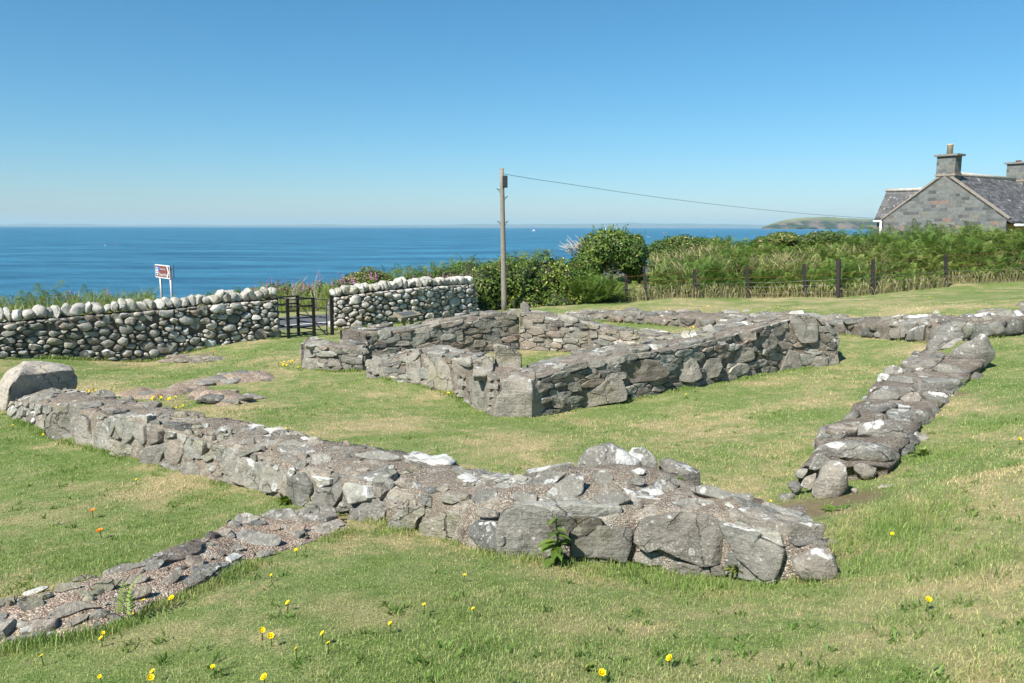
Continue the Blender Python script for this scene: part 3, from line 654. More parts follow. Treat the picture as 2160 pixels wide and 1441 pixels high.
MAN = dict(
front="""S p 1206,1170 1204,1120 1216,1100 1290,1108 1337,1116 1330,1160 1322,1182 1260,1172|0.42 .1 .15
S g 265,850 270,760 320,690 480,662 570,655 740,680 890,730 925,790 870,920 830,985 690,985 500,915 420,880 340,905 300,880|0.46 .2 .3
S g 895,880 925,810 990,780 1190,870 1225,905 1200,1000 1165,1090 1090,1085 1000,1000 930,940|0.51 .1 .45
R g 925,812 970,760 1090,755 1190,790 1222,880 1180,862 1040,800|0.66 .05 .55
B g 1230,1010 1240,960 1310,920 1420,880 1500,920 1540,990 1550,1060 1500,1095 1380,1095 1270,1070|0.56 .3 .75
R g 1235,850 1250,800 1290,770 1370,775 1420,850 1390,875 1290,885|0.36 .05 .1
R g 1420,850 1470,832 1540,850 1560,900 1510,905|0.51 .3 .6
S g -60,1000 -10,960 70,970 150,985 160,1040 0,1050|0.44 .2 .2
R g 250,960 270,905 400,905 470,950 470,990 360,1000|0.61 .2 .9
S g 490,1030 500,960 640,985 740,1000 760,1060 640,1080|0.48 .25 .3
S g 755,1000 830,990 850,1050 770,1060|0.46 .2 .2
S f 1330,930 1340,760 1390,640 1540,610 1650,630 1740,700 1820,760 1845,900 1840,975 1600,965 1400,945|0.52 .12 .5
S f 870,800 868,725 950,685 1120,655 1165,690 1172,745 1105,835 1050,860 980,840|0.61 .15 .65
S f 655,740 720,660 800,620 900,610 912,655 860,700 850,755 790,785 700,770|0.58 .1 .55
S f 415,700 500,610 560,575 640,590 668,640 640,700 560,735 470,755|0.48 .05 .35
R f 340,640 370,590 480,545 502,570 490,615 420,650 350,662|0.48 .1 .3
S f 186,600 220,510 300,440 365,430 392,490 382,560 345,610 322,670 240,640|0.42 .05 .25
S f 25,500 50,430 130,400 185,470 197,520 172,595 130,630 80,600|0.42 .05 .25
R f 690,490 760,460 850,475 922,515 860,538 760,522|0.66 .4 .5
R f 1180,590 1220,540 1340,520 1362,570 1330,612 1240,628|0.40 .05 .3
R f 980,570 1050,556 1122,555 1142,590 1060,612 1000,600|0.61 .1 .5
R f 650,560 760,545 772,590 700,606|0.56 .1 .3
R f 520,460 580,445 592,480 550,497|0.56 .1 .4
R f 525,540 560,510 625,500 632,530 565,560|0.56 .1 .35
R f 1600,605 1660,550 1740,470 1810,425 1890,430 1888,540 1830,592 1740,632 1650,628|0.56 .1 .85
R f 1562,485 1600,430 1700,415 1795,420 1720,485 1650,528 1585,526|0.54 .12 .5
R f 1385,495 1430,450 1490,428 1552,460 1500,512 1430,532|0.68 .1 .9
R f 1420,565 1500,530 1602,560 1602,602 1500,617|0.51 .1 .4
R f 445,310 470,288 540,280 640,285 745,340 650,352 490,330|0.61 .05 .7
R f 755,355 780,325 830,318 878,358 830,372|0.56 .1 .4
B f 130,240 160,185 200,185 250,220 285,280 160,275|0.72 .4 .7
B f 360,345 370,300 400,278 432,310 400,340|0.46 .0 .5
R f 1055,410 1090,375 1190,410 1200,445 1110,440|0.56 .1 .5
R f 630,445 690,425 715,440 690,460|0.56 .15 .35
R f 640,420 720,430 800,390 815,420 740,432|0.48 .1 .35
R f 170,360 180,320 240,300 305,320 290,370 220,385|0.66 .1 .65
R f 62,395 90,350 140,340 148,365 110,400|0.48 .1 .35
R f 440,400 500,385 545,395 500,420|0.74 .4 .4
R f 960,525 1000,508 1048,520 1010,545|0.56 .3 .4
R f 1120,500 1160,475 1210,490 1190,520|0.56 .1 .5
B g -110,450 -100,345 -90,285 -50,240 20,232 140,220 215,270 300,345 300,450 220,460 100,470 0,470|0.48 .12 .8@5.5
R g 215,290 245,255 320,248 395,310 412,345 410,440 300,430 230,400|0.61 .05 .95@5.5
B g 390,345 500,330 600,370 660,410 682,450 678,520 640,560 520,560 420,500|0.50 .15 .55@5.5
R g -10,445 70,395 132,450 132,500 80,525 20,485|0.52 .12 .4
R g 5,590 60,545 200,545 252,590 140,640 40,625|0.50 .1 .4
R g 205,495 260,440 332,460 312,502|0.56 .05 .4
R g 325,540 420,450 500,435 548,500 500,535 400,550|0.50 .1 .55
R g 235,405 290,390 335,405 320,432 262,432|0.66 .2 .7
R g 610,535 700,500 800,520 900,560 1012,565 1028,602 900,612 760,580|0.50 .05 .55
R g 495,612 620,580 760,598 785,640 600,645|0.56 .02 .6
R g 150,330 240,320 360,350 365,395 230,385|0.51 .05 .5
R g 830,620 860,600 900,640 890,655|0.66 .0 .9
R a 285,1400 290,1320 330,1270 390,1225 500,1203 600,1228 645,1280 570,1295 490,1330 475,1440 380,1450|0.48 .12 .4
S i 0,860 0,640 60,610 350,545 420,570 400,620 280,720 250,850 130,890|0.50 .1 .3
S h 950,900 1010,820 1080,800 1160,880 1190,1100 1220,1200 1170,1290 1040,1300 1010,1150|0.61 .2 .65
S h 1240,1330 1250,1020 1290,900 1380,910 1450,990 1480,1190 1400,1290 1290,1350|0.61 .15 .95
R h 1400,1300 1500,1200 1640,1100 1720,1130 1790,1180 1790,1290 1640,1350 1500,1340|0.64 .15 .7
R h 510,600 590,500 660,475 760,500 790,530 680,560|0.61 .1 .5
R h 1120,570 1200,515 1320,505 1430,540 1478,610 1380,630 1300,640|0.54 .15 .4
B h 1590,640 1620,570 1670,565 1715,660 1690,685|0.56 .2 .5
R h 1785,690 1850,670 1930,720 2005,790 1960,815 1870,760|0.56 .15 .45
R h 1960,830 2050,795 2150,830 2160,870 2030,870|0.58 .25 .35
B i 380,215 430,175 540,165 600,220 622,290 500,275|0.68 .35 .6
R i 155,235 240,195 330,205 380,275 260,270|0.54 .15 .35
R i 580,390 680,345 830,330 850,390 720,410|0.66 .1 .5
R i 920,400 1030,350 1100,365 1150,440 1040,455|0.64 .1 .5
R i 945,520 980,470 1100,460 1210,500 1180,560 1010,575|0.61 .05 .4
R i 1310,490 1400,410 1500,385 1615,460 1500,495|0.41 .2 .35
R i 1620,470 1680,425 1800,425 1890,500 1800,540 1680,500|0.56 .2 .5
R i 1210,590 1280,540 1420,510 1540,560 1420,580 1250,615|0.56 .15 .4
R i 620,760 660,690 760,630 780,650 700,740 640,790|0.51 .1 .25
R i 730,750 850,680 980,630 1040,690 920,760 820,810|0.64 .05 .55
S i 290,870 310,800 450,720 610,670 600,760 520,830 500,920 380,920|0.61 .05 .7
S i 500,930 540,830 640,800 740,840 765,900 760,1000 700,1020|0.58 .1 .4
R i 810,910 850,830 980,800 1010,850 920,930 850,945|0.64 .15 .3
S i 850,1000 920,940 1060,920 1040,1030 960,1050|0.66 .5 .3
S i 1040,1040 1060,970 1150,920 1200,980 1300,1000 1330,1080 1270,1110 1130,1090|0.56 .2 .5
S i 1330,1100 1340,1000 1420,890 1550,880 1550,1000 1520,1160 1420,1160|0.61 .05 .75
S i 1535,1180 1550,960 1600,860 1680,810 1800,880 1870,950 1870,1050 1840,1180 1640,1200|0.62 .15 .9
R i 1930,900 1980,840 2060,800 2100,830 2050,910 1970,930|0.46 .05 .4
R i 1730,760 1850,720 1920,760 1880,850 1780,830|0.56 .05 .35
R i 1690,620 1800,560 1900,535 2060,580 1980,630 1850,620|0.56 .1 .5
R i 1210,750 1300,700 1440,740 1400,800 1300,810|0.48 .0 .35
R i 1200,720 1300,650 1480,610 1530,640 1400,680 1270,740|0.54 .1 .35
S h 560,1080 570,960 660,880 760,890 820,1000 740,1060 650,1110|0.52 .1 .4
S h 780,1180 800,1060 900,1040 960,1060 1000,1240 880,1230|0.58 .15 .5
S h 380,1030 400,960 540,930 560,1040 480,1080|0.56 .1 .4
S h 190,900 200,820 300,820 350,900 340,1000 260,960|0.58 .1 .3""",
spur="""R l 1170,210 1180,160 1400,80 1640,60 1700,10 1850,0 1700,90 1500,130 1300,210|0.54 .15 .4
R l 780,285 840,230 960,190 1050,210 1160,235 950,260|0.51 .15 .5
R l 610,390 660,300 800,290 915,290 920,340 800,370 700,410|0.61 .25 .7
R l 1000,350 1130,260 1250,260 1390,250 1310,330 1240,400 1180,430 1120,380|0.58 .1 .2
R l 1400,300 1480,200 1600,195 1720,220 1640,280 1500,320|0.56 .35 .35
R l 1630,120 1740,40 1860,20 1870,60 1790,150 1680,160|0.51 .05 .55
R l 1260,560 1280,490 1400,410 1600,340 1720,320 1740,370 1640,440 1480,500 1370,560|0.64 .4 .3
R l 530,690 560,640 780,520 920,480 1080,530 1140,560 960,590 800,660 640,710|0.61 .25 .6
R l 740,760 800,700 960,640 1030,640 990,700 860,770 790,800|0.68 .4 .2
R l 185,525 260,460 400,440 500,490 515,560 400,590 260,620|0.42 .05 .55
R l 250,435 280,390 480,320 570,325 470,390 340,440|0.56 .1 .75
R l 80,745 120,705 280,700 360,750 240,805 130,790|0.64 .15 .75
R l 340,925 480,840 640,825 680,850 580,910 430,960|0.70 .05 .85
R l 1000,830 1090,705 1210,800 1140,835|0.61 .0 .4
R l 1060,960 0,0 0,0|0.56 .1 .5
R l 60,970 200,905 245,920 220,960|0.56 .1 .4
R l -60,560 -20,490 130,450 215,440 180,540 60,590|0.48 .1 .4
R l 880,385 960,370 1075,395 1060,440 930,450|0.61 .05 .55
R l 1150,640 1280,620 1370,660 1290,715|0.48 .2 .3
R l 1810,320 1870,230 2040,130 2090,150 2000,280 1860,360|0.61 .4 .4
R e 1150,855 1155,810 1230,750 1320,735 1345,770 1260,820 1210,865|0.54 .05 .6
B e 1325,705 1340,680 1385,678 1402,705 1380,738 1345,738|0.56 .05 .2
R e 1170,700 1180,650 1270,645 1290,690 1280,735 1220,730|0.66 .55 .2
R e 1550,570 1560,530 1600,512 1720,515 1785,545 1760,590 1640,605|0.64 .05 .5
R e 1470,450 1500,380 1560,375 1650,405 1600,440 1500,462|0.68 .2 .6
R e 1560,450 1590,425 1680,420 1692,440 1620,460|0.36 .0 .2
R e 1635,400 1700,370 1850,345 1880,385 1895,420 1780,430|0.58 .05 .45
R e 1810,500 1850,450 1940,450 1920,490 1870,530|0.68 .75 .1
R e 1690,480 1720,455 1780,455 1775,478 1720,488|0.72 .85 .1
R e 1920,420 1960,390 2040,395 2068,430 2010,450|0.54 .1 .3
R e 1890,385 1930,350 1970,355 1950,380|0.46 .05 .3
R e 1960,520 2000,470 2100,455 2160,470 2100,510|0.61 .2 .4
R e 1320,530 1360,495 1470,480 1440,520|0.66 .3 .6
R e 1450,605 1480,575 1530,580 1545,605 1500,615|0.58 .1 .3
R e 1615,640 1650,610 1740,612 1690,645 1640,660|0.68 .05 .5
R e 1420,700 1480,680 1540,695 1500,722|0.51 .1 .3
R e 1140,600 1170,580 1280,570 1250,600 1180,612|0.66 .15 .5
R e 1040,650 1080,625 1190,615 1160,640|0.58 .1 .4
R e 1230,560 1260,540 1330,540 1300,562|0.61 .3 .3
R e 1370,640 1390,610 1420,615 1410,650|0.56 .4 .2
R e 1300,575 1320,560 1360,565 1340,588|0.56 .05 .2
R e 2000,370 2040,340 2120,340 2130,370 2060,395|0.51 .05 .3""",
chain="""B j 370,960 378,900 420,850 520,815 700,795 850,793 1010,820 1130,870 1190,960 1195,1020 1130,1075 1020,1055 880,1000 740,990 600,960 500,980|0.46 .08 .78@6.6
B j 370,1300 385,1180 470,1090 560,990 640,985 740,1060 740,1160 700,1230 600,1320 440,1345|0.62 .25 .85@5.95
R j 355,1060 400,960 450,905 560,965 590,970 500,1040 420,1070|0.54 .1 .55@6.3
B j 225,1100 250,1060 360,1045 350,1090 320,1145 260,1145|0.67 .05 .9@6.25
B j 160,1195 190,1160 280,1145 320,1220 260,1290 220,1270|0.42 .02 .15@6.1
B j 95,1300 110,1285 240,1270 240,1310 200,1380 110,1380|0.52 .1 .2@6
R j 285,1200 330,1130 430,1090 420,1150 370,1250 310,1220|0.72 .25 .8@6.1
B j 740,1080 760,1020 850,1000 980,1045 960,1110 900,1180 830,1155 800,1100|0.60 .25 .5@6.25
B j 830,1290 900,1240 1020,1200 1160,1180 1185,1240 1150,1310 1010,1340 880,1320|0.84 .55 .2@5.95
B j 735,1250 760,1225 800,1235 805,1265 775,1278|0.82 .35 .1@5.9
B j 590,740 600,700 660,660 760,635 870,640 800,690 700,740|0.54 .1 .8
R j 580,800 585,760 700,755 660,800|0.46 .05 .3
B j 690,780 760,720 850,650 1000,625 1130,640 1230,690 1275,760 1265,810 1190,855 1100,850 1000,830 840,790|0.50 .1 .62
B j 1180,590 1220,540 1340,520 1440,570 1452,640 1430,690 1290,690 1260,640|0.42 .05 .45
B j 650,660 690,590 780,530 830,530 850,600 720,640|0.42 .02 .15
B j 815,560 850,500 960,470 1120,475 1180,500 1080,570 960,600 860,600|0.39 .02 .22
B j 835,500 860,455 930,460 900,510|0.38 .0 .15
B j 890,460 900,410 980,360 1090,350 1190,390 1170,440 1050,470 920,480|0.54 .1 .6
B j 820,450 850,410 910,385 900,440 840,480|0.46 .05 .3
R j 1180,440 1250,390 1340,380 1370,440 1330,510 1260,500|0.52 .35 .5
B j 1350,400 1430,360 1560,370 1630,410 1620,500 1560,540 1440,510|0.48 .05 .85
R j 990,370 1000,330 1100,320 1180,340 1170,385 1090,380|0.42 .02 .3
B j 940,350 945,300 1030,282 1040,310 1000,350|0.70 .1 .95
B j 1018,240 1040,150 1090,135 1200,145 1222,200 1150,240 1050,252|0.58 .15 .9
R j 1040,290 1090,240 1200,225 1300,250 1340,300 1200,320|0.46 .05 .55
B j 1300,820 1320,770 1390,735 1440,770 1420,830 1360,860|0.62 .15 .55
B k 285,975 330,840 400,680 480,580 600,470 720,400 880,375 1010,400 1075,460 1090,560 1000,640 880,640 780,700 620,790 480,850 420,960|0.48 .08 .55@12.6
B k 560,990 640,900 780,800 960,700 1080,620 1190,580 1280,610 1350,700 1365,860 1330,980 1220,1010 1200,1090 1110,1200 1030,1180 960,1060 800,1010|0.50 .15 .7@11.6
B k 380,1090 430,1010 560,985 740,1000 860,1060 980,1150 1070,1240 1060,1290 900,1310 760,1280 640,1220 500,1170|0.48 .08 .5@11
R k 560,800 640,730 760,660 850,635 900,670 800,720 720,790|0.74 .15 .4@12.2
B k 20,1090 50,1020 160,975 280,985 250,1040 160,1060|0.60 .12 .6
B k 200,1110 220,1075 340,1070 340,1110 280,1145|0.74 .1 .9
B k 60,1130 90,1095 180,1090 190,1150 100,1165|0.38 .0 .15
B k 420,960 440,870 560,860 660,900 560,1000 450,985|0.42 .0 .3@11.7""",
far="""B k 1075,480 1120,450 1200,415 1400,400 1480,470 1530,580 1480,650 1340,650 1200,520|0.49 .08 .5
B k 1645,210 1680,150 1760,105 1850,100 1850,230 1720,230|0.41 .05 .4
R k 1600,360 1610,270 1700,250 1780,320 1720,380|0.67 .05 1.0
R k 180,370 190,330 270,310 410,315 370,370 270,395|0.69 .05 1.0
R k 440,310 480,260 520,238 570,280 560,320|0.69 .1 .8
R k 1320,280 1350,230 1500,220 1560,270 1520,340 1400,340|0.49 .1 .45
R k 1080,280 1140,240 1250,225 1310,280 1220,330|0.47 .05 .4
R k 930,350 960,305 1080,295 1080,360|0.57 .1 .5
R k 410,390 440,365 540,370 540,420 450,430|0.57 .2 .4
S k 70,650 160,600 280,630 330,700 250,740 90,740|0.55 .12 .25
S k 10,560 40,460 200,430 220,540 100,590|0.53 .1 .3
R k 1080,380 1150,330 1260,330 1340,380 1200,420|0.49 .2 .3
B c 330,300 350,287 378,290 375,302|0.69 .05 .7
B c 1240,300 1255,280 1285,276 1300,298|0.72 .05 .8""",
chapA="""S c 15,800 30,780 70,788 135,865 90,905 40,895|0.60 .15 .2
S c 195,895 200,800 330,762 410,700 470,720 502,800 492,850 380,875 240,900|0.56 .25 .25
S c 488,690 500,630 600,588 690,600 765,668 750,700 640,735 520,745|0.44 .4 .12
S c 828,690 838,620 900,580 950,600 982,710 930,745 850,738|0.60 .2 .2
S c 985,720 988,640 1020,590 1092,588 1102,640 1082,702 1015,725|0.56 .2 .2
S c 1175,620 1180,560 1210,530 1312,518 1322,590 1282,612|0.60 .2 .25
S c 1338,480 1340,440 1440,428 1472,478 1440,522 1380,538|0.54 .18 .25
S c 1535,350 1545,318 1700,318 1722,400 1722,480 1640,492 1598,485|0.58 .15 .2
S c 1472,685 1510,590 1540,528 1602,548 1624,660 1540,684|0.55 .2 .3
S c 1636,658 1660,573 1782,573 1788,637|0.58 .15 .25
S c 1826,632 1828,545 1852,585 1858,630|0.55 .45 .2
S c 1100,728 1110,650 1182,648 1212,722 1130,738|0.56 .2 .2
S c 128,775 140,738 212,740 222,792 160,798|0.56 .15 .2
R c 1205,455 1240,410 1330,418 1334,470 1240,478|0.62 .3 .6
R c 855,450 870,425 950,408 972,480 900,492|0.72 .1 .75
R c 990,400 1050,372 1092,440 1040,462|0.60 .1 .5
S c 1340,690 1350,650 1420,635 1462,650 1455,690|0.55 .2 .2
S c 1215,720 1220,690 1310,655 1330,690 1300,715|0.58 .2 .2
S c 730,800 735,785 840,765 855,785|0.60 .15 .2
R c 385,620 400,590 500,580 502,610 420,632|0.65 .1 .6
S c 80,680 90,650 255,600 262,640 150,675|0.50 .12 .3
R c 270,640 280,600 380,595 375,635 310,650|0.55 .1 .4
R c 330,670 340,640 435,630 430,670 350,680|0.55 .1 .3
R c 210,690 220,660 320,650 322,685|0.52 .1 .3
R c 240,530 290,495 440,490 520,520 400,540|0.55 .0 .6
R c 20,520 40,480 100,475 150,520 100,560|0.65 .1 .7
R c 640,530 650,505 700,500 720,535 690,550|0.70 .1 .7
R c 1155,335 1170,315 1280,325 1320,345 1240,350|0.70 .0 .7
R c 1210,380 1250,358 1320,372 1300,395|0.60 .0 .7
R c 1535,312 1560,295 1630,288 1640,312|0.85 .05 1.0
R c 1800,480 1805,450 1835,465 1838,485|0.85 .0 1.0
R c 1480,395 1490,365 1530,355 1540,400|0.65 .1 .5""",
chapB="""S b 690,700 665,620 690,565 740,580 735,690|0.59 .15 .25
S b 728,705 728,640 792,640 792,695|0.61 .3 .25
S b 888,700 900,620 940,560 990,528 1002,700 990,755 930,722|0.61 .15 .25
S b 1040,768 1050,680 1060,580 1112,580 1182,640 1222,720 1204,822 1130,802|0.64 .2 .35
R b 1185,640 1190,600 1250,612 1322,590 1325,690 1280,718 1210,692|0.51 .35 .2
S b 1308,720 1320,620 1400,578 1442,588 1442,690 1390,712|0.61 .25 .2
S b 1308,830 1310,720 1372,715 1402,780 1402,922 1380,938 1340,895|0.53 .1 .2
R b 760,620 780,590 830,590 840,620 790,635|0.69 .1 .5
R b 632,640 640,595 680,595 680,640|0.59 .2 .4
R b 1000,620 1010,585 1050,580 1055,625|0.64 .2 .4
R b 1215,760 1225,715 1300,720 1310,765|0.59 .15 .4
R b 1210,830 1240,785 1280,800 1285,835|0.59 .2 .3
R b 1400,780 1410,745 1480,750 1478,785|0.54 .15 .3
R b 1405,830 1412,800 1460,805 1462,835|0.69 .1 .5
R b 1405,880 1410,850 1450,855 1450,885|0.59 .1 .4
R b 1400,920 1410,895 1440,900 1440,925|0.59 .1 .4""",
chapC="""S b 480,480 482,410 540,405 600,420 650,490 600,510 540,500|0.49 .45 .25
R b 705,460 712,410 790,398 798,450 750,465|0.73 .1 .6
S b 795,470 830,430 850,435 852,470|0.53 .2 .3
S b 860,468 862,432 918,430 920,468|0.49 .12 .2
S b 948,478 950,418 1035,415 1040,460 1000,480|0.57 .2 .4
S b 1148,480 1150,430 1245,425 1248,470 1200,482|0.55 .1 .2
S b 1045,475 1060,450 1140,440 1140,475|0.52 .3 .2
R b 985,395 990,362 1100,355 1105,385 1060,398|0.59 .3 .4
R b 1185,400 1190,350 1255,350 1260,395|0.52 .2 .4
S b 1262,385 1268,345 1308,345 1308,385|0.59 .5 .3
S b 1490,345 1495,308 1585,305 1588,340|0.41 .1 .2
R b 1448,340 1450,300 1490,298 1490,332|0.49 .45 .2
S b 1250,430 1260,398 1420,395 1420,425|0.47 .4 .2
S b 1390,505 1400,460 1480,455 1500,500|0.53 .2 .3
S b 1310,520 1320,470 1390,470 1390,515|0.55 .25 .3
R b 760,510 780,478 910,475 915,505|0.62 .25 .5
S b 650,600 660,540 760,520 800,560 700,600|0.49 .35 .2
S b 1060,540 1070,500 1120,495 1120,535|0.57 .2 .3
S b 1430,390 1440,360 1500,350 1500,390|0.53 .2 .3
S b 655,480 665,430 705,425 708,475|0.57 .15 .4""",
chapJ="""S b 238,650 245,580 340,590 355,650 280,658|0.62 .15 .5
S b 215,620 218,520 245,510 245,600|0.59 .15 .4
S b 250,525 258,490 400,485 420,505 300,525|0.67 .1 .6
R b 400,550 405,515 500,525 560,550 480,560|0.62 .1 .5
S b 390,640 400,590 470,585 480,640|0.62 .3 .4
R b 480,610 490,565 560,570 555,610|0.62 .1 .5
S b 490,670 490,640 545,635 552,672|0.67 .1 .5
R b 570,560 580,530 640,520 660,550 600,575|0.62 .1 .6
R b 510,590 530,570 600,580 590,600|0.57 .1 .4
R b 280,480 282,455 330,455 335,478|0.72 .1 .7
S b 245,590 248,530 325,535 330,575|0.59 .1 .4""",
chapD="""S b 1715,410 1720,370 1780,372 1785,415|0.58 .1 .3
R b 1675,360 1690,315 1770,318 1760,360|0.58 .45 .3
R b 1915,415 1925,390 2045,392 2045,412|0.63 .2 .4
R b 1975,470 1980,430 2040,425 2040,472|0.63 .15 .5
S b 2055,460 2060,415 2100,418 2105,455|0.58 .3 .3
S b 2105,480 2110,440 2160,435 2160,480|0.56 .2 .3
S b 1865,420 1870,390 1920,395 1925,430|0.58 .2 .3
S b 1630,400 1632,340 1690,345 1700,400|0.53 .4 .3
S b 1690,480 1700,450 1760,445 1765,480|0.54 .3 .2
R b 1850,390 1860,355 1900,358 1905,390|0.58 .1 .5""",
bndL="""S a 945,875 950,842 1070,838 1076,880 1010,888|.55 .3 .3
R a 900,940 910,900 980,895 992,935|.72 .15 .5
R a 1000,930 1010,895 1060,890 1065,925|.6 .15 .4
R a 1605,780 1615,745 1650,725 1690,750 1690,795 1630,795|.62 .15 .6
R a 1700,780 1720,742 1772,748 1775,785|.62 .1 .6
R a 1200,720 1195,665 1240,660 1275,700 1250,740|.66 .1 .5
R a 1240,610 1250,580 1310,585 1310,645 1280,650|.68 .1 .5
R a 645,690 655,645 690,640 700,680 680,700|.8 .1 .5
R a 490,690 500,675 560,680 570,705 520,712|.85 .05 .5
R a 700,660 710,635 770,635 775,670 740,685|.68 .1 .4
R a 810,660 830,630 880,640 880,670 850,678|.5 .2 .3
R a 900,660 920,640 965,655 965,685|.72 .1 .4
S a 395,830 400,790 485,800 490,830|.42 .45 .2
R a 510,780 520,750 620,750 625,780|.66 .1 .5
S a 635,720 640,702 720,705 725,735 650,735|.35 .4 .1
R a 290,750 300,700 370,700 380,730 330,755|.36 .4 .1""")
MPOLY = {}
for k, s in MAN.items():
    L = []
    for ln in s.split('\n'):
        if ' 0,0 0,0' in ln: continue
        kind, rest = ln.split(' ', 1); pl, tn = rest.split('|'); L.append((kind, PX(pl), tuple(map(float, tn.split('@')[0].split())) + ((float(tn.split('@')[1]),) if '@' in tn else ())))
    MPOLY[k] = L
def av(k, g=.95): return [p.mean(0) + (p - p.mean(0)) * g for _, p, _ in MPOLY[k]]
def wall_thing(wl, name, label, cat, group=None):
    m = wl.Bf.mean(0); return thing(name, (m[0], m[1], G(m[0], m[1])), label, cat, group)
def finish(root, key, pname, big=True):
    tree = bvh()
    small = MB(); ns = 0
    for kind, poly, t in MPOLY[key]:
        c = proj(CAM + ray(*poly.mean(0)) * 5); A = math.sqrt(abs(area(poly)))
        if A > 26 and big:
            m = MB(); hit = manual(m, poly, tree, kind, t[:3], *t[3:]); m.build(pname[kind], ROCK, root, sharp=38, origin=hit)
        else: manual(small, poly, tree, kind, t[:3], *t[3:]); ns += 1
    return small
PN = {'S': 'facing_slab', 'R': 'bedded_stone', 'B': 'boulder'}
def endcap(sm, wl, i, mean, asp, br, wm, li, flat=4, tf=.035):
    B_, T_, K_, Q_ = wl.Bf[i], wl.Tf[i], wl.Tb[i], wl.Bb[i]; U = unit((K_ - T_) * [1, 1, 0]); Lw = np.linalg.norm((K_ - T_)[:2]); hh = T_[2] - B_[2]
    tg_ = unit((wl.Bf[1] - wl.Bf[0]) if i == 0 else (wl.Bf[-1] - wl.Bf[-2])) * (-1 if i == 0 else 1); Nn = unit(tg_ - U * (tg_ @ U)); Nn[2] = 0
    for poly in cells(Lw, hh, mean, asp):
        c = poly.mean(0); v = c[1] / hh
        O = (B_ + (T_ - B_) * v) * (1 - c[0] / Lw) + (Q_ + (K_ - Q_) * v) * (c[0] / Lw)
        stone(sm, (poly - c) * .95, O, U, UP, Nn, tf * rng.uniform(.6, 1.5), .1, (max(.05, rng.normal(br, .08)), max(0, rng.normal(wm, .2)), li), 18, 4, flat)
# front enclosure wall
def core_obj(wl, root, name='mortar_core', tint=(.5, .5, .5), **k):
    m = MB(); wl.core(m, tint=tint, **k); return m.build(name, MORT, root)
r = wall_thing(front, 'enclosure_wall', 'nearest low rubble wall of grey lichened stones set in gravelly mortar, crossing the lawn', 'ruined wall')
core_obj(front, r, rough=.04, freq=4.2, inset=.0, step=.045, crown=.04, tint=(.68, .6, .5))
sm = finish(r, 'front', PN)
wall_stones(sm, front, 't', .15, 1.7, .75, .014, .024, .07, 3.5, .08, (.54, .13), .15, .8, 2, av('front'), proud=.006)
wall_stones(sm, front, 't', .045, 1.4, .22, .01, .03, .04, 2.4, .1, (.5, .15), .3, .3, 2, av('front'), proud=.0)
wall_stones(sm, front, 'f', .12, 1.5, 1.0, .012, .035, .1, 3.5, .09, (.54, .11), .15, .7, 2, av('front', .9), proud=.0)
wall_stones(sm, front, 'b', .24, 1.3, .8, .02, .05, .1, 3, .08, (.5, .1), .15, .4, 2)
sm.build('stonework', ROCK, r, sharp=38)
# spur
r = wall_thing(spur, 'wall_footing', 'flat footing strip of stones in pinkish shelly mortar running to the bottom left corner', 'wall footing')
core_obj(spur, r, rough=.012, freq=5, inset=.005, step=.05, crown=.02, tint=(.95, .1, 1))
sm = finish(r, 'spur', PN)
wall_stones(sm, spur, 't', .15, 1.6, .5, .025, .02, .06, 3.5, .08, (.58, .1), .3, .7, 2, av('spur'), proud=.004)
wall_stones(sm, spur, 't', .04, 1.4, .25, .01, .02, .03, 2.6, .1, (.55, .15), .3, .3, 2, av('spur'), proud=0)
wall_stones(sm, spur, 'f', .1, 1.6, .5, .02, .02, .06, 3, .08, (.5, .1), .2, .4, 2, av('spur'))
sm.build('stonework', ROCK, r, sharp=38)
# chain of boulders
r = wall_thing(chain, 'boulder_wall', 'wall of big dark boulders with white lichen patches climbing to the right', 'ruined wall')
core_obj(chain, r, rough=.05, freq=3.4, inset=.03, step=.07, crown=.02, tint=(.5, .5, .5))
sm = finish(r, 'chain', PN)
wall_stones(sm, chain, 't', .21, 1.4, .65, .02, .035, .1, 3.4, .09, (.5, .08), .08, .65, 2, av('chain', 1.15), proud=.01)
wall_stones(sm, chain, 'f', .2, 1.3, .95, .02, .07, .1, 2.7, .1, (.48, .08), .08, .6, 3, av('chain', 1.1))
wall_stones(sm, chain, 'b', .24, 1.3, .9, .02, .07, .1, 2.6, .1, (.36, .08), .1, .5, 3, av('chain'))
sm.build('stonework', ROCK, r, sharp=38)
# far enclosure wall
r = wall_thing(far, 'enclosure_wall', 'low far rubble wall behind the ruined chapel, curving up to the right edge', 'ruined wall')
core_obj(far, r, rough=.05, freq=3, inset=.01, crown=.06, tint=(.5, .5, .5))
sm = finish(r, 'far', PN)
wall_stones(sm, far, 't', .19, 1.5, .6, .02, .07, .08, 2.6, .1, (.46, .13), .1, .5, 3, av('far'))
wall_stones(sm, far, 'f', .2, 1.4, .85, .02, .06, .08, 3, .09, (.44, .1), .15, .4, 2, av('far'))
sm.build('stonework', ROCK, r, sharp=38)
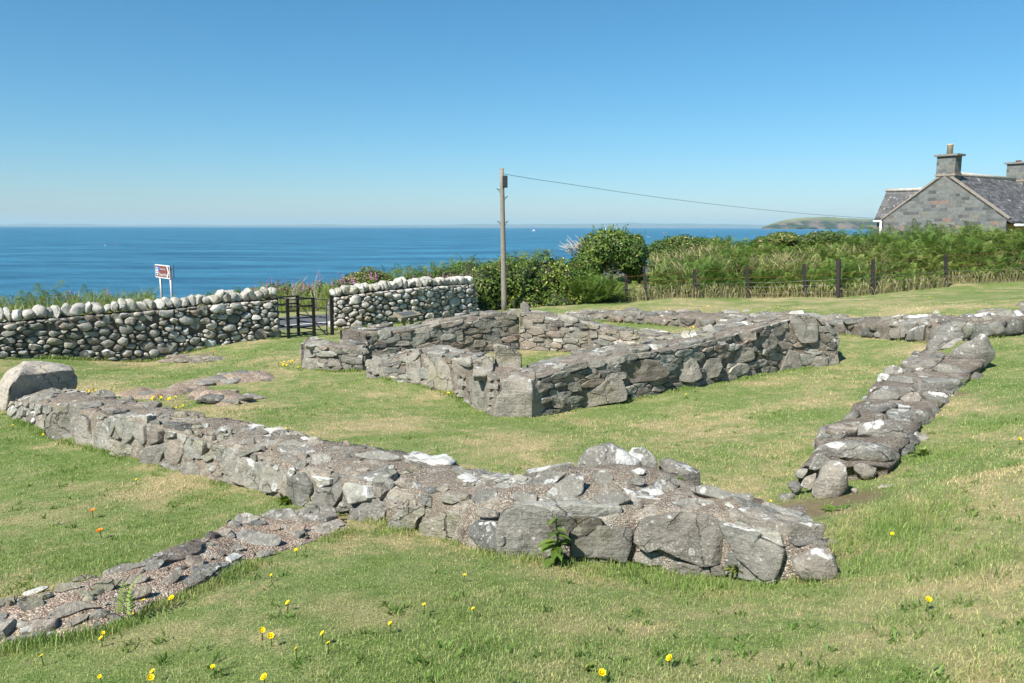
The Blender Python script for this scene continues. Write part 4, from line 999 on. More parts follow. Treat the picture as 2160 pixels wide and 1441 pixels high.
# chapel
NSLAB = [np.array([(1036, 886), (1042, 785), (1130, 785), (1156, 886)], float)]
root = thing('ruined_chapel', (1.0, 14.5, G(1.0, 14.5)), 'roofless rectangular chapel ruin with a doorway gap and upright slabs in the lawn', 'ruin')
for wl, key, br, wm in ((chapA, 'chapA', .53, .2), (chapB, 'chapB', .56, .2), (chapJ, 'chapJ', .58, .15), (chapC, 'chapC', .5, .3), (chapD, 'chapD', .53, .25)):
    m = MB(); wl.core(m, rough=.03, freq=3.5, inset=.02, crown=.04, tint=(.6, .4, .5)); part = m.build('wall', MORT, root, origin=wl.Bf.mean(0))
    sm = finish(part, key, PN)
    wall_stones(sm, wl, 'f', .062, 3.1, 1.0, .005, .022, .08, 4, .07, (br + .03, .13), wm, .4, 1, av(key, 1.0) + NSLAB, ch=0, jit=.006)
    wall_stones(sm, wl, 't', .16, 1.6, .6, .02, .025, .08, 3.5, .09, (.55, .1), .1, .5, 2, av(key), proud=.004)
    wall_stones(sm, wl, 'b', .18, 1.8, .95, .01, .035, .08, 4, .07, (br, .09), wm, .28, 2)
    if wl in (chapA, chapJ, chapB):
        if wl is chapJ: endcap(sm, wl, 0, .12, 2.0, .45, .2, .3)
        endcap(sm, wl, -1, .12, 2.0, .45, .2, .3)
    sm.build('stonework', ROCK, part, sharp=38)
# the big corner slabs and the upright slabs of the chapel
def blk(pts): return np.array([at(*p) for p in pts])
dN = np.linalg.norm(rg(1110, 878)[1])
part = MB(); P_ = blk([(1041,879,dN), (1123,882,dN-.03), (1045,835,dN), (1060,800,dN+.03), (1068,797,dN+.05), (1119,797,dN+.02), (1122,825,dN-.03), (1128,800,dN+.1), (1138,806,dN+.2), (1146,838,dN+.22), (1150,876,dN+.22), (1080,790,dN+.25), (1140,800,dN+.35), (1050,876,dN+.3)])
P_ = P_ - np.array([0, .07, 0]); hull_stone(part, P_, (.66, .25, .55), bev=.015, rough=.02); part.build('corner_slab', ROCK, root, sharp=30, origin=P_[0])
d2 = dN + .75
part = MB(); P_ = blk([(1041,800,d2), (1041,729,d2), (1080,732,d2), (1100,747,d2), (1100,790,d2), (1043,800,d2+.16), (1045,731,d2+.16), (1082,735,d2+.16), (1102,749,d2+.16), (1101,790,d2+.16)])
hull_stone(part, P_, (.64, .28, .5), bev=.02); part.build('upright_slab', ROCK, root, sharp=35, origin=P_[0])
hz = at(1107, 668, 18.0); d3 = 17.9
part = MB(); P_ = blk([(1096,668,d3), (1097,643,d3), (1104,638,d3), (1112,639,d3), (1117,650,d3), (1116,670,d3), (1098,670,d3+.2), (1099,643,d3+.2), (1112,640,d3+.2), (1118,652,d3+.2), (1117,670,d3+.2)])
hull_stone(part, P_, (.56, .2, .5), bev=.02); part.build('upright_slab', ROCK, root, sharp=35, origin=P_[0])
p = rg(840, 806); d4 = p[1]
part = MB(); P_ = blk([(817,810,d4+.2), (820,793,d4+.25), (870,795,d4), (871,807,d4), (845,812,d4-.05), (835,812,d4-.05), (825,795,d4+.45), (868,796,d4+.3), (820,812,d4+.4)])
hull_stone(part, P_, (.62, .1, .6), bev=.015); part.build('projecting_stone', ROCK, root, sharp=35, origin=P_[0])
# top of the big dark block in the front wall
# fallen boulder at the left end
d5 = rg(20, 868)[1] + .05
P_ = np.array([at(x / 6, 740 + y / 6, d5 + d) for x, y, d in [(75,760,0), (110,470,0), (260,300,.12), (540,315,.45), (930,240,.75), (985,330,.8), (988,450,.8), (940,495,.78), (780,515,.7), (310,125,.75), (480,140,.9), (900,205,1.1), (100,235,.55), (-120,520,.5), (-110,720,.45), (10,770,.1), (0,740,1.2), (950,470,1.25), (500,550,.45)]])
m = MB(); hull_stone(m, P_, (.80, .4, .5), bev=.014, rough=.035)
m.V = [m.V[0]]; o = m.build('boulder', ROCK, None, sharp=32, origin=(P_[0][0] + .4, P_[0][1] + .4, G(P_[0][0] + .4, P_[0][1] + .4)))
tag(o, 'big angular flat-topped boulder lying on the left end of the nearest wall', 'boulder')
# boundary walls
def boundary(wl, key, label):
    r = wall_thing(wl, 'boundary_wall', label, 'stone wall', 'drystone boundary walls')
    core_obj(wl, r, 'hearting', rough=.02, freq=3, inset=.035, crown=.02, tint=(.18, .7, .3))  # dark earth tone, also standing in for shadow in the gaps between stones
    sm = finish(r, key, PN) if key else MB()
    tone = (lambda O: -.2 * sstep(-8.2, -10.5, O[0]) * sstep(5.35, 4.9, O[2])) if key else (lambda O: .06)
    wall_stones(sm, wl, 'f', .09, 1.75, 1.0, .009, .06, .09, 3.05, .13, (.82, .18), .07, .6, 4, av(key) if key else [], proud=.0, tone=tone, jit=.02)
    wall_stones(sm, wl, 'b', .22, 1.5, 1.0, .02, .07, .09, 2.6, .08, (.6, .16), .2, .4, 2)
    for i in (0, -1):
        B_, T_ = wl.Bf[i], wl.Tf[i]; U = wl.back[i]; hh = T_[2] - B_[2]; tg_ = unit(((wl.Bf[1] - wl.Bf[0]) * -1) if i == 0 else (wl.Bf[-1] - wl.Bf[-2])); tg_[2] = 0
        for poly in cells(.55, hh, .19, 1.7):
            c = poly.mean(0); stone(sm, (poly - c) * .93, B_ + U * c[0] + (T_ - B_) * (c[1] / hh), U, UP, tg_, .07, .1, (float(np.clip(rng.normal(.66, .15), .1, 1)), .15, .4), 14, 4, 2.8)
    sm.build('stonework', ROCK, r, sharp=50)
    a = -.05
    while a < wl.L + .05:
        wd = rng.uniform(.13, .29); hh = rng.uniform(.24, .40); O, U, Wv, Nn, _ = wl.frame(min(max(a + wd / 2, .03), wl.L - .03), 't', .5)
        Uh = unit(U * [1, 1, .3]); ti = rng.normal(.06, .24); Wd = unit(UP + Uh * ti); an = np.linspace(0, 2 * math.pi, 9)[:-1] + rng.uniform(0, .7)
        q = np.stack([np.cos(an) * wd * .6, np.sin(an) * hh * .52], 1) * rng.uniform(.88, 1.1, (8, 1)); Nb = unit(np.cross(Uh, Wd)); Nb = -Nb if Nb @ wl.back[0] > 0 else Nb
        m = MB(); stone(m, q, O + UP * hh * .43, Uh, Wd, Nb, rng.uniform(.2, .3), .26, (float(np.clip(rng.normal(.86, .08), .3, 1)), max(0, rng.normal(.05, .08)), rng.uniform(.2, .6)), 18, 5, 2.75, .09, 4)
        COPE.append((m, r, O)); a += wd * .93
COPE = []
boundary(bndL, 'bndL', 'long pale drystone wall with upright coping cobbles, left of the black gate')
boundary(bndR, None, 'shorter whitish drystone wall between the black gate and the ivy hedge')
for m, r, O in COPE: m.build('coping_stone', ROCK, r, sharp=50, origin=O)
# low remains
def mound(outline, hgt, name, label, cat, tint, stones, mean=.16, asp=1.5, key=None, group=None):
    Pw = np.array([rg(*p) for p in outline]); lo_, hi = Pw[:, :2].min(0) - .1, Pw[:, :2].max(0) + .1
    r = thing(name, (Pw[:, 0].mean(), Pw[:, 1].mean(), G(Pw[:, 0].mean(), Pw[:, 1].mean())), label, cat, group)
    nx_, ny_ = int((hi[0] - lo_[0]) / .06) + 2, int((hi[1] - lo_[1]) / .06) + 2
    xs, ys = np.meshgrid(np.linspace(lo_[0], hi[0], nx_), np.linspace(lo_[1], hi[1], ny_)); xs, ys = xs.ravel(), ys.ravel()
    d = np.full(len(xs), 9.0)
    for i in range(len(Pw)):
        a, b = Pw[i-1, :2], Pw[i, :2]; t = np.clip(((xs - a[0]) * (b[0] - a[0]) + (ys - a[1]) * (b[1] - a[1])) / max(np.sum((b - a) ** 2), 1e-9), 0, 1)
        d = np.minimum(d, np.hypot(xs - a[0] - t * (b[0] - a[0]), ys - a[1] - t * (b[1] - a[1])))
    ins = inpoly(np.stack([xs, ys], 1), Pw[:, :2]); d = np.where(ins, d, -d)
    z = ground(xs, ys) - .06 + (hgt + .06) * sstep(-.08, .16, d) * (1 + .45 * fbm(np.stack([xs, ys, xs * 0], 1) * 3.5, 2))
    V_ = np.stack([xs, ys, z], 1); i = (np.arange(ny_ - 1)[:, None] * nx_ + np.arange(nx_ - 1)[None]).ravel()
    i = i[(d[i] > -.14)]; Q = np.stack([i, i+1, i+nx_+1, i+nx_], 1)
    m = MB(); m.add(V_, [Q], tint); m.build('mortar_bed', MORT, r); CORES.append((V_, Q)); FOOT.append(Pw[:, :2])
    sm = MB()
    for poly in cells(hi[0] - lo_[0], hi[1] - lo_[1], mean, asp):
        c = poly.mean(0) + lo_
        if not inpoly(c, Pw[:, :2]) or rng.random() > stones: continue
        k = np.argmin(np.hypot(xs - c[0], ys - c[1])); sz = math.sqrt(abs(area(poly)))
        stone(sm, (poly - poly.mean(0)) * .85, np.array([c[0], c[1], z[k] - .01]), np.array([1., 0, 0]), np.array([0, 1., 0]), unit(np.array([rng.normal(0, .12), rng.normal(-.1, .12), 1])), rng.uniform(.012, .035) * min(1.2, sz / mean), .06, (float(np.clip(rng.normal(.5, .12), .2, .8)), max(0, rng.normal(.2, .2)), .45), 18, 4, 2.8, .09, 2)
    if sm.n: sm.build('stonework', ROCK, r, sharp=40)
    return r
mound([(230,834),(300,825),(350,818),(400,806),(470,797),(525,785),(560,785),(600,799),(545,806),(460,813),(420,822),(390,832),(330,842),(270,842)], .06, 'wall_footing', 'long low strip of mortared rubble left of the chapel, the farther of two', 'wall footing', (.95, .2, 1), .6)
mound([(390,838),(420,829),(470,825),(500,830),(548,845),(525,852),(470,857),(430,853)], .08, 'wall_footing', 'short low heap of mortared rubble left of the chapel, the nearer of two', 'wall footing', (1, .2, 1), .55)
mound([(1580,1072),(1640,1062),(1700,1058),(1735,1075),(1740,1095),(1700,1120),(1640,1110),(1600,1095)], .025, 'threshold', 'worn stone threshold in the gap between the nearest wall and the boulder wall', 'threshold', (.6, .6, .5), .6, .14)
r = mound([(350,757),(372,750),(410,752),(440,751),(474,754),(470,761),(420,765),(380,766),(355,765)], .07, 'well_kerb', 'low kerb of flat stones at the foot of the left boundary wall', 'kerb stones', (.45, .5, .5), .9, .2, 1.6)
# ------------------------------------------------------------------ grass
def blades(mb, P, h, wd, tint, lean=.55):
    n = len(P); a = rng.uniform(0, 2 * math.pi, n); d = np.stack([np.cos(a), np.sin(a), a * 0], 1); b = rng.uniform(0, 2 * math.pi, n)
    ld = np.stack([np.cos(b), np.sin(b), b * 0], 1) * (rng.uniform(.1, 1, n) * lean * h)[:, None]; u = np.stack([a * 0, a * 0, h], 1)
    w_ = d * (wd / 2)[:, None]; V_ = np.stack([P - w_, P + w_, P + u * .6 + ld * .4 - w_ * .75, P + u * .6 + ld * .4 + w_ * .75, P + u * rng.uniform(.75, 1, n)[:, None] + ld], 1).reshape(-1, 3)
    i = np.arange(n) * 5
    mb.add(V_, [np.stack([i, i+1, i+3, i+2], 1), np.stack([i+2, i+3, i+4], 1)], np.repeat(tint, 5, 0))
def in_foot(P):
    r = np.zeros(len(P), bool)
    for f in FOOT:
        lo_, hi = f.min(0), f.max(0); k = np.nonzero(np.all((P[:, :2] > lo_) & (P[:, :2] < hi), 1))[0]
        if len(k): r[k] |= inpoly(P[k, :2], f)
    return r
NB = 420000
rr = np.exp(rng.uniform(math.log(2.0), math.log(27), NB)); ta = rng.uniform(-.70, .70, NB)
P = np.stack([rr * np.sin(ta), rr * np.cos(ta), rr * 0], 1); P[:, 2] = ground(P[:, 0], P[:, 1])
keep = ~in_foot(P)
for px, py, r in EARTH:
    p = rg(px, py); keep &= np.hypot(P[:, 0] - p[0], P[:, 1] - p[1]) + .12 * rng.normal(size=NB) > r * .75
bl = lambda x, y: (-7.4 + 6.0 * 0 + (y * 0))
keep &= seaward(P[:, 0], P[:, 1]) < -4.6
P = P[keep]; rr = rr[keep]; n = len(P)
lush = sstep(-.3, .7, fbm(P * [.9, .9, 0], 21, 3)); clump = sstep(.15, .6, fbm(P * [5.5, 5.5, 0], 23, 2))
h = rng.uniform(.006, .017, n) * (.75 + .25 * sstep(3, 7, rr)) * (1 + .7 * lush + 1.2 * clump * lush); wd = np.maximum(.0024, rr * .00062) * rng.uniform(.8, 1.5, n)
t = np.stack([rng.uniform(0, 1, n), np.clip(rng.normal(.02, .18, n) + .45 * clump * lush, 0, 1), np.clip(rng.normal(.08, .33, n), 0, 1)], 1)
t[:, 2] = np.maximum(t[:, 2], straw_at(P[:, 0], P[:, 1]) * rng.uniform(.1, .7, n))
g = MB(); blades(g, P, h, wd, t, .9)
# long grass against the stones
for wl, nb, hm in ((front, 9000, .068), (spur, 5000, .05), (chain, 4500, .08), (far, 5000, .07), (chapA, 5000, .06), (chapB, 3500, .06), (chapJ, 1500, .06), (bndL, 9000, .09), (bndR, 5000, .1)):
    for A, sg in ((wl.Bf, -1), (wl.Bb, 1)):
        a = rng.uniform(0, wl.L, nb); p = wl.ev(a, A); nr = wl.ev(a, wl.back) * sg
        p = p + nr * (np.abs(rng.normal(0, .07, nb)) - .005)[:, None]; tuft = sstep(-.25, .75, fbm(p * 2.3, 31, 2))
        p[:, 2] = ground(p[:, 0], p[:, 1]); dd = np.hypot(p[:, 0], p[:, 1])
        k = (tuft > .08) & ~in_foot(p); p, tuft, dd = p[k], tuft[k], dd[k]; m_ = len(p)
        blades(g, p, hm * rng.uniform(.35, 1.1, m_) * (.4 + .9 * tuft), np.maximum(.0035, dd * .00065) * rng.uniform(.8, 1.4, m_),
               np.stack([rng.uniform(.15, .95, m_), rng.uniform(.25, .95, m_), np.clip(rng.normal(-.1, .25, m_), 0, 1)], 1), .6)
# broad-leaved weeds in the turf
nw = 420; rw = np.exp(rng.uniform(math.log(2.4), math.log(13), nw)); aw = rng.uniform(-.62, .62, nw)
for k in range(nw):
    q = np.array([rw[k] * math.sin(aw[k]), rw[k] * math.cos(aw[k]), 0]); m_ = rng.integers(5, 12)
    p = np.repeat(q[None], m_, 0) + rng.normal(0, .022, (m_, 3)) * [1, 1, 0]; p[:, 2] = ground(p[:, 0], p[:, 1]); p = p[~in_foot(p)]; m_ = len(p)
    if m_: blades(g, p, rng.uniform(.02, .05, m_), rng.uniform(.006, .013, m_), np.stack([rng.uniform(.0, .8, m_), np.full(m_, .95), np.zeros(m_)], 1), 1.6)
# rank clumps in the turf
for px, py, r_, hm, nb in [(1620,1200,.5,.10,1500),(1850,1130,.45,.11,1600),(1940,1080,.4,.11,1200),(1990,960,.4,.08,900),(2130,1420,.4,.05,700),(640,1050,.22,.09,900),(1900,1180,.5,.09,1300),(1480,1240,.3,.1,900),(1100,1175,.3,.12,900),(1330,1200,.3,.11,800),(2090,900,.4,.07,700),(1280,1210,.3,.09,700),(840,1120,.22,.1,600),(40,1165,.4,.05,700),(330,1100,.5,.05,900),(120,1190,.5,.05,900),(430,1050,.3,.05,600)]:
    c = rg(px, py); p = np.stack([c[0] + rng.normal(0, r_ * .5, nb), c[1] + rng.normal(0, r_ * .5, nb), np.zeros(nb)], 1); p[:, 2] = ground(p[:, 0], p[:, 1]); p = p[~in_foot(p)]; m_ = len(p)
    blades(g, p, hm * .55 * rng.uniform(.3, 1.1, m_), np.maximum(.0035, .0007 * c[1]) * rng.uniform(.8, 1.5, m_), np.stack([rng.uniform(.2, 1, m_), rng.uniform(.4, 1, m_), np.clip(rng.normal(-.2, .25, m_), 0, 1)], 1), .7)
tag(g.build('grass', BLADE, smooth=False), 'short sun-dried mown grass with greener tufts along the stones', 'grass', kind='stuff')

# ------------------------------------------------------------------ leaves, fronds
def leaves(mb, C, Nn, sz, tint):
    n = len(C); r = rng.normal(size=(n, 3)); a = np.cross(Nn, r); a /= np.linalg.norm(a, axis=1)[:, None] + 1e-9; b = np.cross(Nn, a)
    s = sz[:, None]; V_ = np.stack([C - a * s * .55, C + b * s * .36 + Nn * s * .08, C + a * s * .6 - Nn * s * .06, C - b * s * .36 + Nn * s * .08], 1).reshape(-1, 3)
    i = np.arange(n) * 4; mb.add(V_, [np.stack([i, i+1, i+2], 1), np.stack([i, i+2, i+3], 1)], np.repeat(tint, 4, 0))
def foliage(mb, blobs, n, sz, yellow=.35, dry=.05, rough=.28, seed=0, flat_bottom=None):
    """leaves through the outer shell of a lumpy union of ellipsoids"""
    B = np.array(blobs, float); vol = (B[:, 3] * B[:, 4] * B[:, 5]) ** (2 / 3); k = rng.choice(len(B), n, p=vol / vol.sum())
    d = rng.normal(size=(n, 3)); d /= np.linalg.norm(d, axis=1)[:, None]; b = B[k]
    sh = 1 + rough * fbm(b[:, :3] * .7 + d * 2.3, 40 + seed, 3) - np.abs(rng.normal(0, .10, n)) + np.maximum(rng.normal(-.05, .05, n), 0) * 2
    C = b[:, :3] + d * b[:, 3:] * sh[:, None]; ok = C[:, 2] > ground(C[:, 0], C[:, 1]) + .03
    for j in range(len(B)):
        q = (C - B[j, :3]) / B[j, 3:]; ok &= (k == j) | (np.sum(q * q, 1) > .62)
    C, d = C[ok], d[ok]; m_ = len(C)
    Nn = d + rng.normal(0, .55, (m_, 3)) + [0, 0, .25]; Nn /= np.linalg.norm(Nn, axis=1)[:, None]
    pt = sstep(-.3, .6, fbm(C * 1.3, 50 + seed, 3))
    leaves(mb, C, Nn, sz * rng.uniform(.65, 1.35, m_), np.stack([rng.uniform(0, 1, m_), np.clip(yellow * (.35 + 1.1 * pt) + rng.normal(0, .22, m_), 0, 1), (rng.random(m_) < dry) * 1.0], 1))
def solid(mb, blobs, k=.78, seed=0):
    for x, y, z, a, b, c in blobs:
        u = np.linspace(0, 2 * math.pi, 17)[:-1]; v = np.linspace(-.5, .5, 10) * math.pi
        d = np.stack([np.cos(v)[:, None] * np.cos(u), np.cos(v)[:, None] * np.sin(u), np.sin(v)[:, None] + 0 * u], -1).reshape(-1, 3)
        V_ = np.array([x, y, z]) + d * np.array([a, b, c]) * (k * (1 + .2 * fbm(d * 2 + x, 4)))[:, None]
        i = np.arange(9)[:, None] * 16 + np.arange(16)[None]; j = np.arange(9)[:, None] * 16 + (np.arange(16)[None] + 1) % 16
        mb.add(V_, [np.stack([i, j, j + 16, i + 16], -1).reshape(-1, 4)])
def blob(px, py, rx, ry, d, dep):
    c = at(px, py, d); s = d / F; return (c[0], c[1], c[2], rx * s, dep, ry * s)
def bush(name, label, cat, blobs, n, sz, mat=IVY, yellow=.35, dry=.05, group=None, pname='foliage', k=.78, seed=0, rough=.28):
    B = np.array(blobs); c = B[:, :3].mean(0); r = thing(name, (c[0], c[1], G(c[0], c[1])), label, cat, group)
    m = MB(); solid(m, blobs, k); m.build('undergrowth', DARKCORE, r)  # added solid core, dark like the shaded inside, blocks the view through
    m = MB(); foliage(m, blobs, n, sz, yellow, dry, rough, seed); m.build(pname, mat, r, smooth=False); return r
hedge = bush('ivy_hedge', 'rounded ivy hedge behind the foot of the wooden pole', 'hedge',
    [blob(1022,612,40,52,28.6,.9), blob(1065,602,45,58,29.2,1.0), blob(1110,600,45,52,29.2,1.0), blob(1150,592,45,54,29.4,1.1), blob(1195,602,45,54,29.4,1.0), blob(1235,612,38,44,29.2,.9), blob(1020,650,30,24,28.3,.6), blob(1110,645,45,25,28.4,.6), blob(1180,640,45,24,28.5,.6)], 17000, .085, yellow=.5, dry=.04, seed=1)
big = bush('ivy_bush', 'tall dark glossy ivy bush with a hollow shady base, by the fence end', 'bush',
    [blob(1262,530,38,32,31.5,1.0), blob(1298,524,42,36,31.8,1.1), blob(1332,535,30,40,31.5,.9), blob(1240,560,32,30,31.3,.9), blob(1340,568,18,36,31.8,.6), blob(1228,585,26,26,31,.8), blob(1290,555,45,22,32,1.0), blob(1222,568,22,26,31.2,.6)], 16000, .095, yellow=.3, dry=.03, seed=2, rough=.42)
m = MB()
for q in ([(1325,582,31.4),(1318,560,31.5),(1308,540,31.6)], [(1328,600,31.4),(1326,575,31.5),(1330,550,31.6)], [(1290,592,31.2),(1288,565,31.5)]):
    b = np.array([at(*p) for p in q]); b[0, 2] = G(b[0, 0], b[0, 1]) - .05; tube(m, b, np.linspace(.07, .035, len(b)), 7)
m.build('trunk', BARK, big)
m = MB()
for _ in range(55):
    p = at(rng.uniform(1200, 1240), rng.uniform(520, 545), 31.2); tube(m, [p, p + [rng.uniform(-.5, -.1), rng.uniform(-.2, .1), rng.uniform(.1, .5)]], [.012, .005], 3)
for _ in range(9):
    p = at(rng.uniform(1275, 1300), rng.uniform(565, 590), 31); tube(m, [p, p + [rng.uniform(.2, .6), -.1, rng.uniform(-.1, .25)]], [.014, .006], 4)
m.build('dead_twigs', TWIG, big)
m = MB(); sh = []
for k in range(70):
    a = rng.uniform(-1.2, 1.2); p = at(1292 + 68 * a * .82, 530 - 36 * math.cos(a) + rng.uniform(0, 16), 31.5 + rng.uniform(-.5, .3)); q = p + np.array([a * .12 + rng.normal(0, .1), rng.normal(0, .1), rng.uniform(.1, .42)]); tube(m, [p, (p + q) / 2, q], [.009, .007, .004], 3, (.4, .4, 0)); sh += [p + (q - p) * f + rng.normal(0, .02, 3) for f in np.linspace(.15, 1.05, 8)]
C = np.array(sh); Nn = rng.normal(0, .7, C.shape) + [0, -.4, .6]; Nn /= np.linalg.norm(Nn, axis=1)[:, None]
leaves(m, C, Nn, rng.uniform(.06, .1, len(C)), np.stack([rng.uniform(.2, 1, len(C)), rng.uniform(.1, .8, len(C)), np.zeros(len(C))], 1)); m.build('shoots', IVY, big, smooth=False)
bush('scrub_bush', 'domed brownish scrub bush rising behind the wall right of the gate', 'bush', [blob(780,597,50,32,36,1.2), blob(745,605,35,24,35.5,1.0), blob(815,606,30,22,36,1.0)], 5000, .09, LEAF, .45, .3, seed=3)
bush('scrub_bush', 'low dark green scrub between the domed bush and the ivy hedge', 'bush', [blob(860,604,40,22,37,1.2), blob(905,598,40,22,37,1.2), blob(950,590,38,24,37,1.2), blob(990,580,35,26,36,1.1)], 7000, .09, LEAF, .25, .05, seed=4)
bush('scrub_bush', 'leafy scrub on the skyline at the left end of the bracken bank', 'bush', [blob(1395,535,30,26,35,1.2), blob(1440,522,45,24,36,1.3), blob(1490,522,45,20,37,1.4)], 6500, .10, LEAF, .3, .06, seed=5)
bush('scrub_bush', 'greyish thorn scrub on the skyline left of the cottage', 'bush', [blob(1735,505,45,17,37,1.3), blob(1690,510,35,14,37,1.2), blob(1780,510,30,14,37,1.1)], 5000, .08, LEAF, .2, .12, seed=6)
bush('scrub_bush', 'yellowish scrub on the bracken skyline, below the headland tip', 'bush', [blob(1650,506,30,15,36,1.1), blob(1615,512,25,12,36,1.0)], 3500, .08, LEAF, .65, .15, seed=7)

def frond_template(np_=11, curl=.5):
    V_, Q = [], []; xs = np.linspace(0, 1, np_ + 1)
    def sp(t): return np.array([t * .93, 0, .33 * math.sin(t * 2.1) - curl * .32 * t * t])
    for i in range(np_):
        p = sp(xs[i] + .04); L = .36 * (1 - xs[i]) ** .75 + .03
        for s in (-1, 1):
            e = p + np.array([.14 * L + .05, s * L, -.22 * L]); mdl = (p + e) / 2; t_ = np.array([.034, 0, 0]); k = len(V_)
            V_ += [p, mdl - t_, e, mdl + t_]; Q.append([k, k+1, k+2, k+3])
    k = len(V_)
    for i in range(5):
        t = i / 4; V_ += [sp(t) + [0, -.006, 0], sp(t) + [0, .006, 0]]
    for i in range(4): Q.append([k+2*i, k+2*i+1, k+2*i+3, k+2*i+2])
    return np.array(V_), np.array(Q)
FT = [frond_template(11, c) for c in (.3, .7, 1.1)]
def fronds(mb, P, L, tint, pitch=(.2, .9), yaw=None):
    for v in range(3):
        k = np.nonzero(np.arange(len(P)) % 3 == v)[0]
        if not len(k): continue
        T_, Q = FT[v]; a = rng.uniform(0, 2 * math.pi, len(k)) if yaw is None else yaw[k]; e = rng.uniform(*pitch, len(k))
        X_ = T_[None] * L[k, None, None]; cx, sx = np.cos(e)[:, None], np.sin(e)[:, None]
        x = X_[..., 0] * cx - X_[..., 2] * sx; z = X_[..., 0] * sx + X_[..., 2] * cx; y = X_[..., 1]; ca, sa = np.cos(a)[:, None], np.sin(a)[:, None]
        W_ = np.stack([x * ca - y * sa, x * sa + y * ca, z], -1) + P[k][:, None]
        nv = len(T_); mb.add(W_.reshape(-1, 3), [(Q[None] + np.arange(len(k))[:, None, None] * nv).reshape(-1, 4)], np.repeat(tint[k], nv, 0))
# bracken bank behind the fence: line of the fence, then back to the skyline
FPX = [(1293,635,579),(1323,635,580),(1363,634,576),(1468,629,568),(1578,629,562),(1699,627,557),(1768,628,547),(1841,622,547),(1995,606,536)]
FB = np.array([rg(a, b) for a, b, c in FPX])
def fence_y(x): return np.interp(x, FB[:, 0], FB[:, 1], right=FB[-1, 1] + .8)
n = 15000
x = rng.uniform(3.4, 25, n); y = fence_y(x) + .25 + rng.random(n) ** 1.25 * 9.5; keep = ~((x < 5.0) & (y < fence_y(x) + 1.0) & (rng.random(n) < .5)); x, y = x[keep], y[keep]; n = len(x)
z = ground(x, y); back = y - fence_y(x)
hgt = (.25 + 1.0 * sstep(0, 1.6, back)) * rng.uniform(.45, 1.1, n); hgt *= (.52 + .42 * sstep(14.0, 16.5, x)) * (1 + .35 * fbm(np.stack([x * .9, y * .9, x * 0], -1), 63, 3))
kb = ~((x / y < (1372 - 1080) / 1680) & (back > .8)); x, y, z, back, hgt = x[kb], y[kb], z[kb], back[kb], hgt[kb]; n = len(x)
patch = fbm(np.stack([x * .5, y * .5, x * 0], -1), 61, 3)
br = MB(); P = np.stack([x, y, z + hgt], 1)
fronds(br, P, rng.uniform(.28, .6, n), np.stack([rng.uniform(.1, .9, n), np.clip(rng.normal(.4, .25, n) + .3 * patch, 0, 1), np.clip(rng.normal(-.2, .25, n) + .2 * patch, 0, .8)], 1), (-.1, .75))
st = rng.choice(n, 2500, replace=False); q = P[st]; b0 = q.copy(); b0[:, 2] = z[st]
wv = np.stack([np.full(len(st), .01), np.zeros(len(st)), np.zeros(len(st))], 1); i = np.arange(len(st)) * 4
br.add(np.stack([b0 - wv, b0 + wv, q + wv, q - wv], 1).reshape(-1, 3), [np.stack([i, i+1, i+2, i+3], 1)], (.5, .6, .3))
tag(br.build('bracken', FROND, smooth=False), 'dense green bracken covering the bank behind the wire fence', 'bracken', kind='stuff')
def stalks(mb, P, h, wd, tint, lean=.35, head=True):
    n = len(P); b = rng.uniform(0, 2 * math.pi, n); ld = np.stack([np.cos(b), np.sin(b), b * 0], 1) * (rng.uniform(.1, 1, n) * lean * h)[:, None]
    u = np.stack([b * 0, b * 0, h], 1); w_ = np.stack([wd, wd * 0, wd * 0], 1); t3 = P + u * .8 + ld * .6; t4 = P + u + ld * 1.15
    V_ = np.stack([P - w_ * .5, P + w_ * .5, P + u * .5 + ld * .25 + w_ * .4, P + u * .5 + ld * .25 - w_ * .4, t3 + w_ * (1.3 if head else .3), t3 - w_ * (1.3 if head else .3), t4], 1).reshape(-1, 3); i = np.arange(n) * 7
    mb.add(V_, [np.stack([i, i+1, i+2, i+3], 1), np.stack([i+3, i+2, i+4, i+5], 1), np.stack([i+5, i+4, i+6], 1)], np.repeat(tint, 7, 0))
dg = MB(); n = 15000; x = rng.uniform(3.6, 24, n); y = fence_y(x) - .1 + rng.random(n) ** 1.3 * 5.5; k = fbm(np.stack([x * .8, y * .8, x * 0], -1), 71, 2) > -.25 - .6 * sstep(.7, .2, y - fence_y(x)); k &= ~((x / y < (1372 - 1080) / 1680) & (y - fence_y(x) > .35)); x, y = x[k], y[k]; n = len(x)
bk = y - fence_y(x); P = np.stack([x, y, ground(x, y)], 1)
stalks(dg, P, rng.uniform(.15, .55, n) * (1 + 1.15 * sstep(.2, 1.6, bk)), rng.uniform(.007, .013, n), np.stack([rng.uniform(.1, .9, n), np.clip(rng.normal(.5, .4, n), 0, 1), rng.random(n) * .6], 1), .75)
tag(dg.build('dry_grass', STRAW, smooth=False), 'tall straw-coloured grass growing through the bracken by the fence', 'grass', kind='stuff')
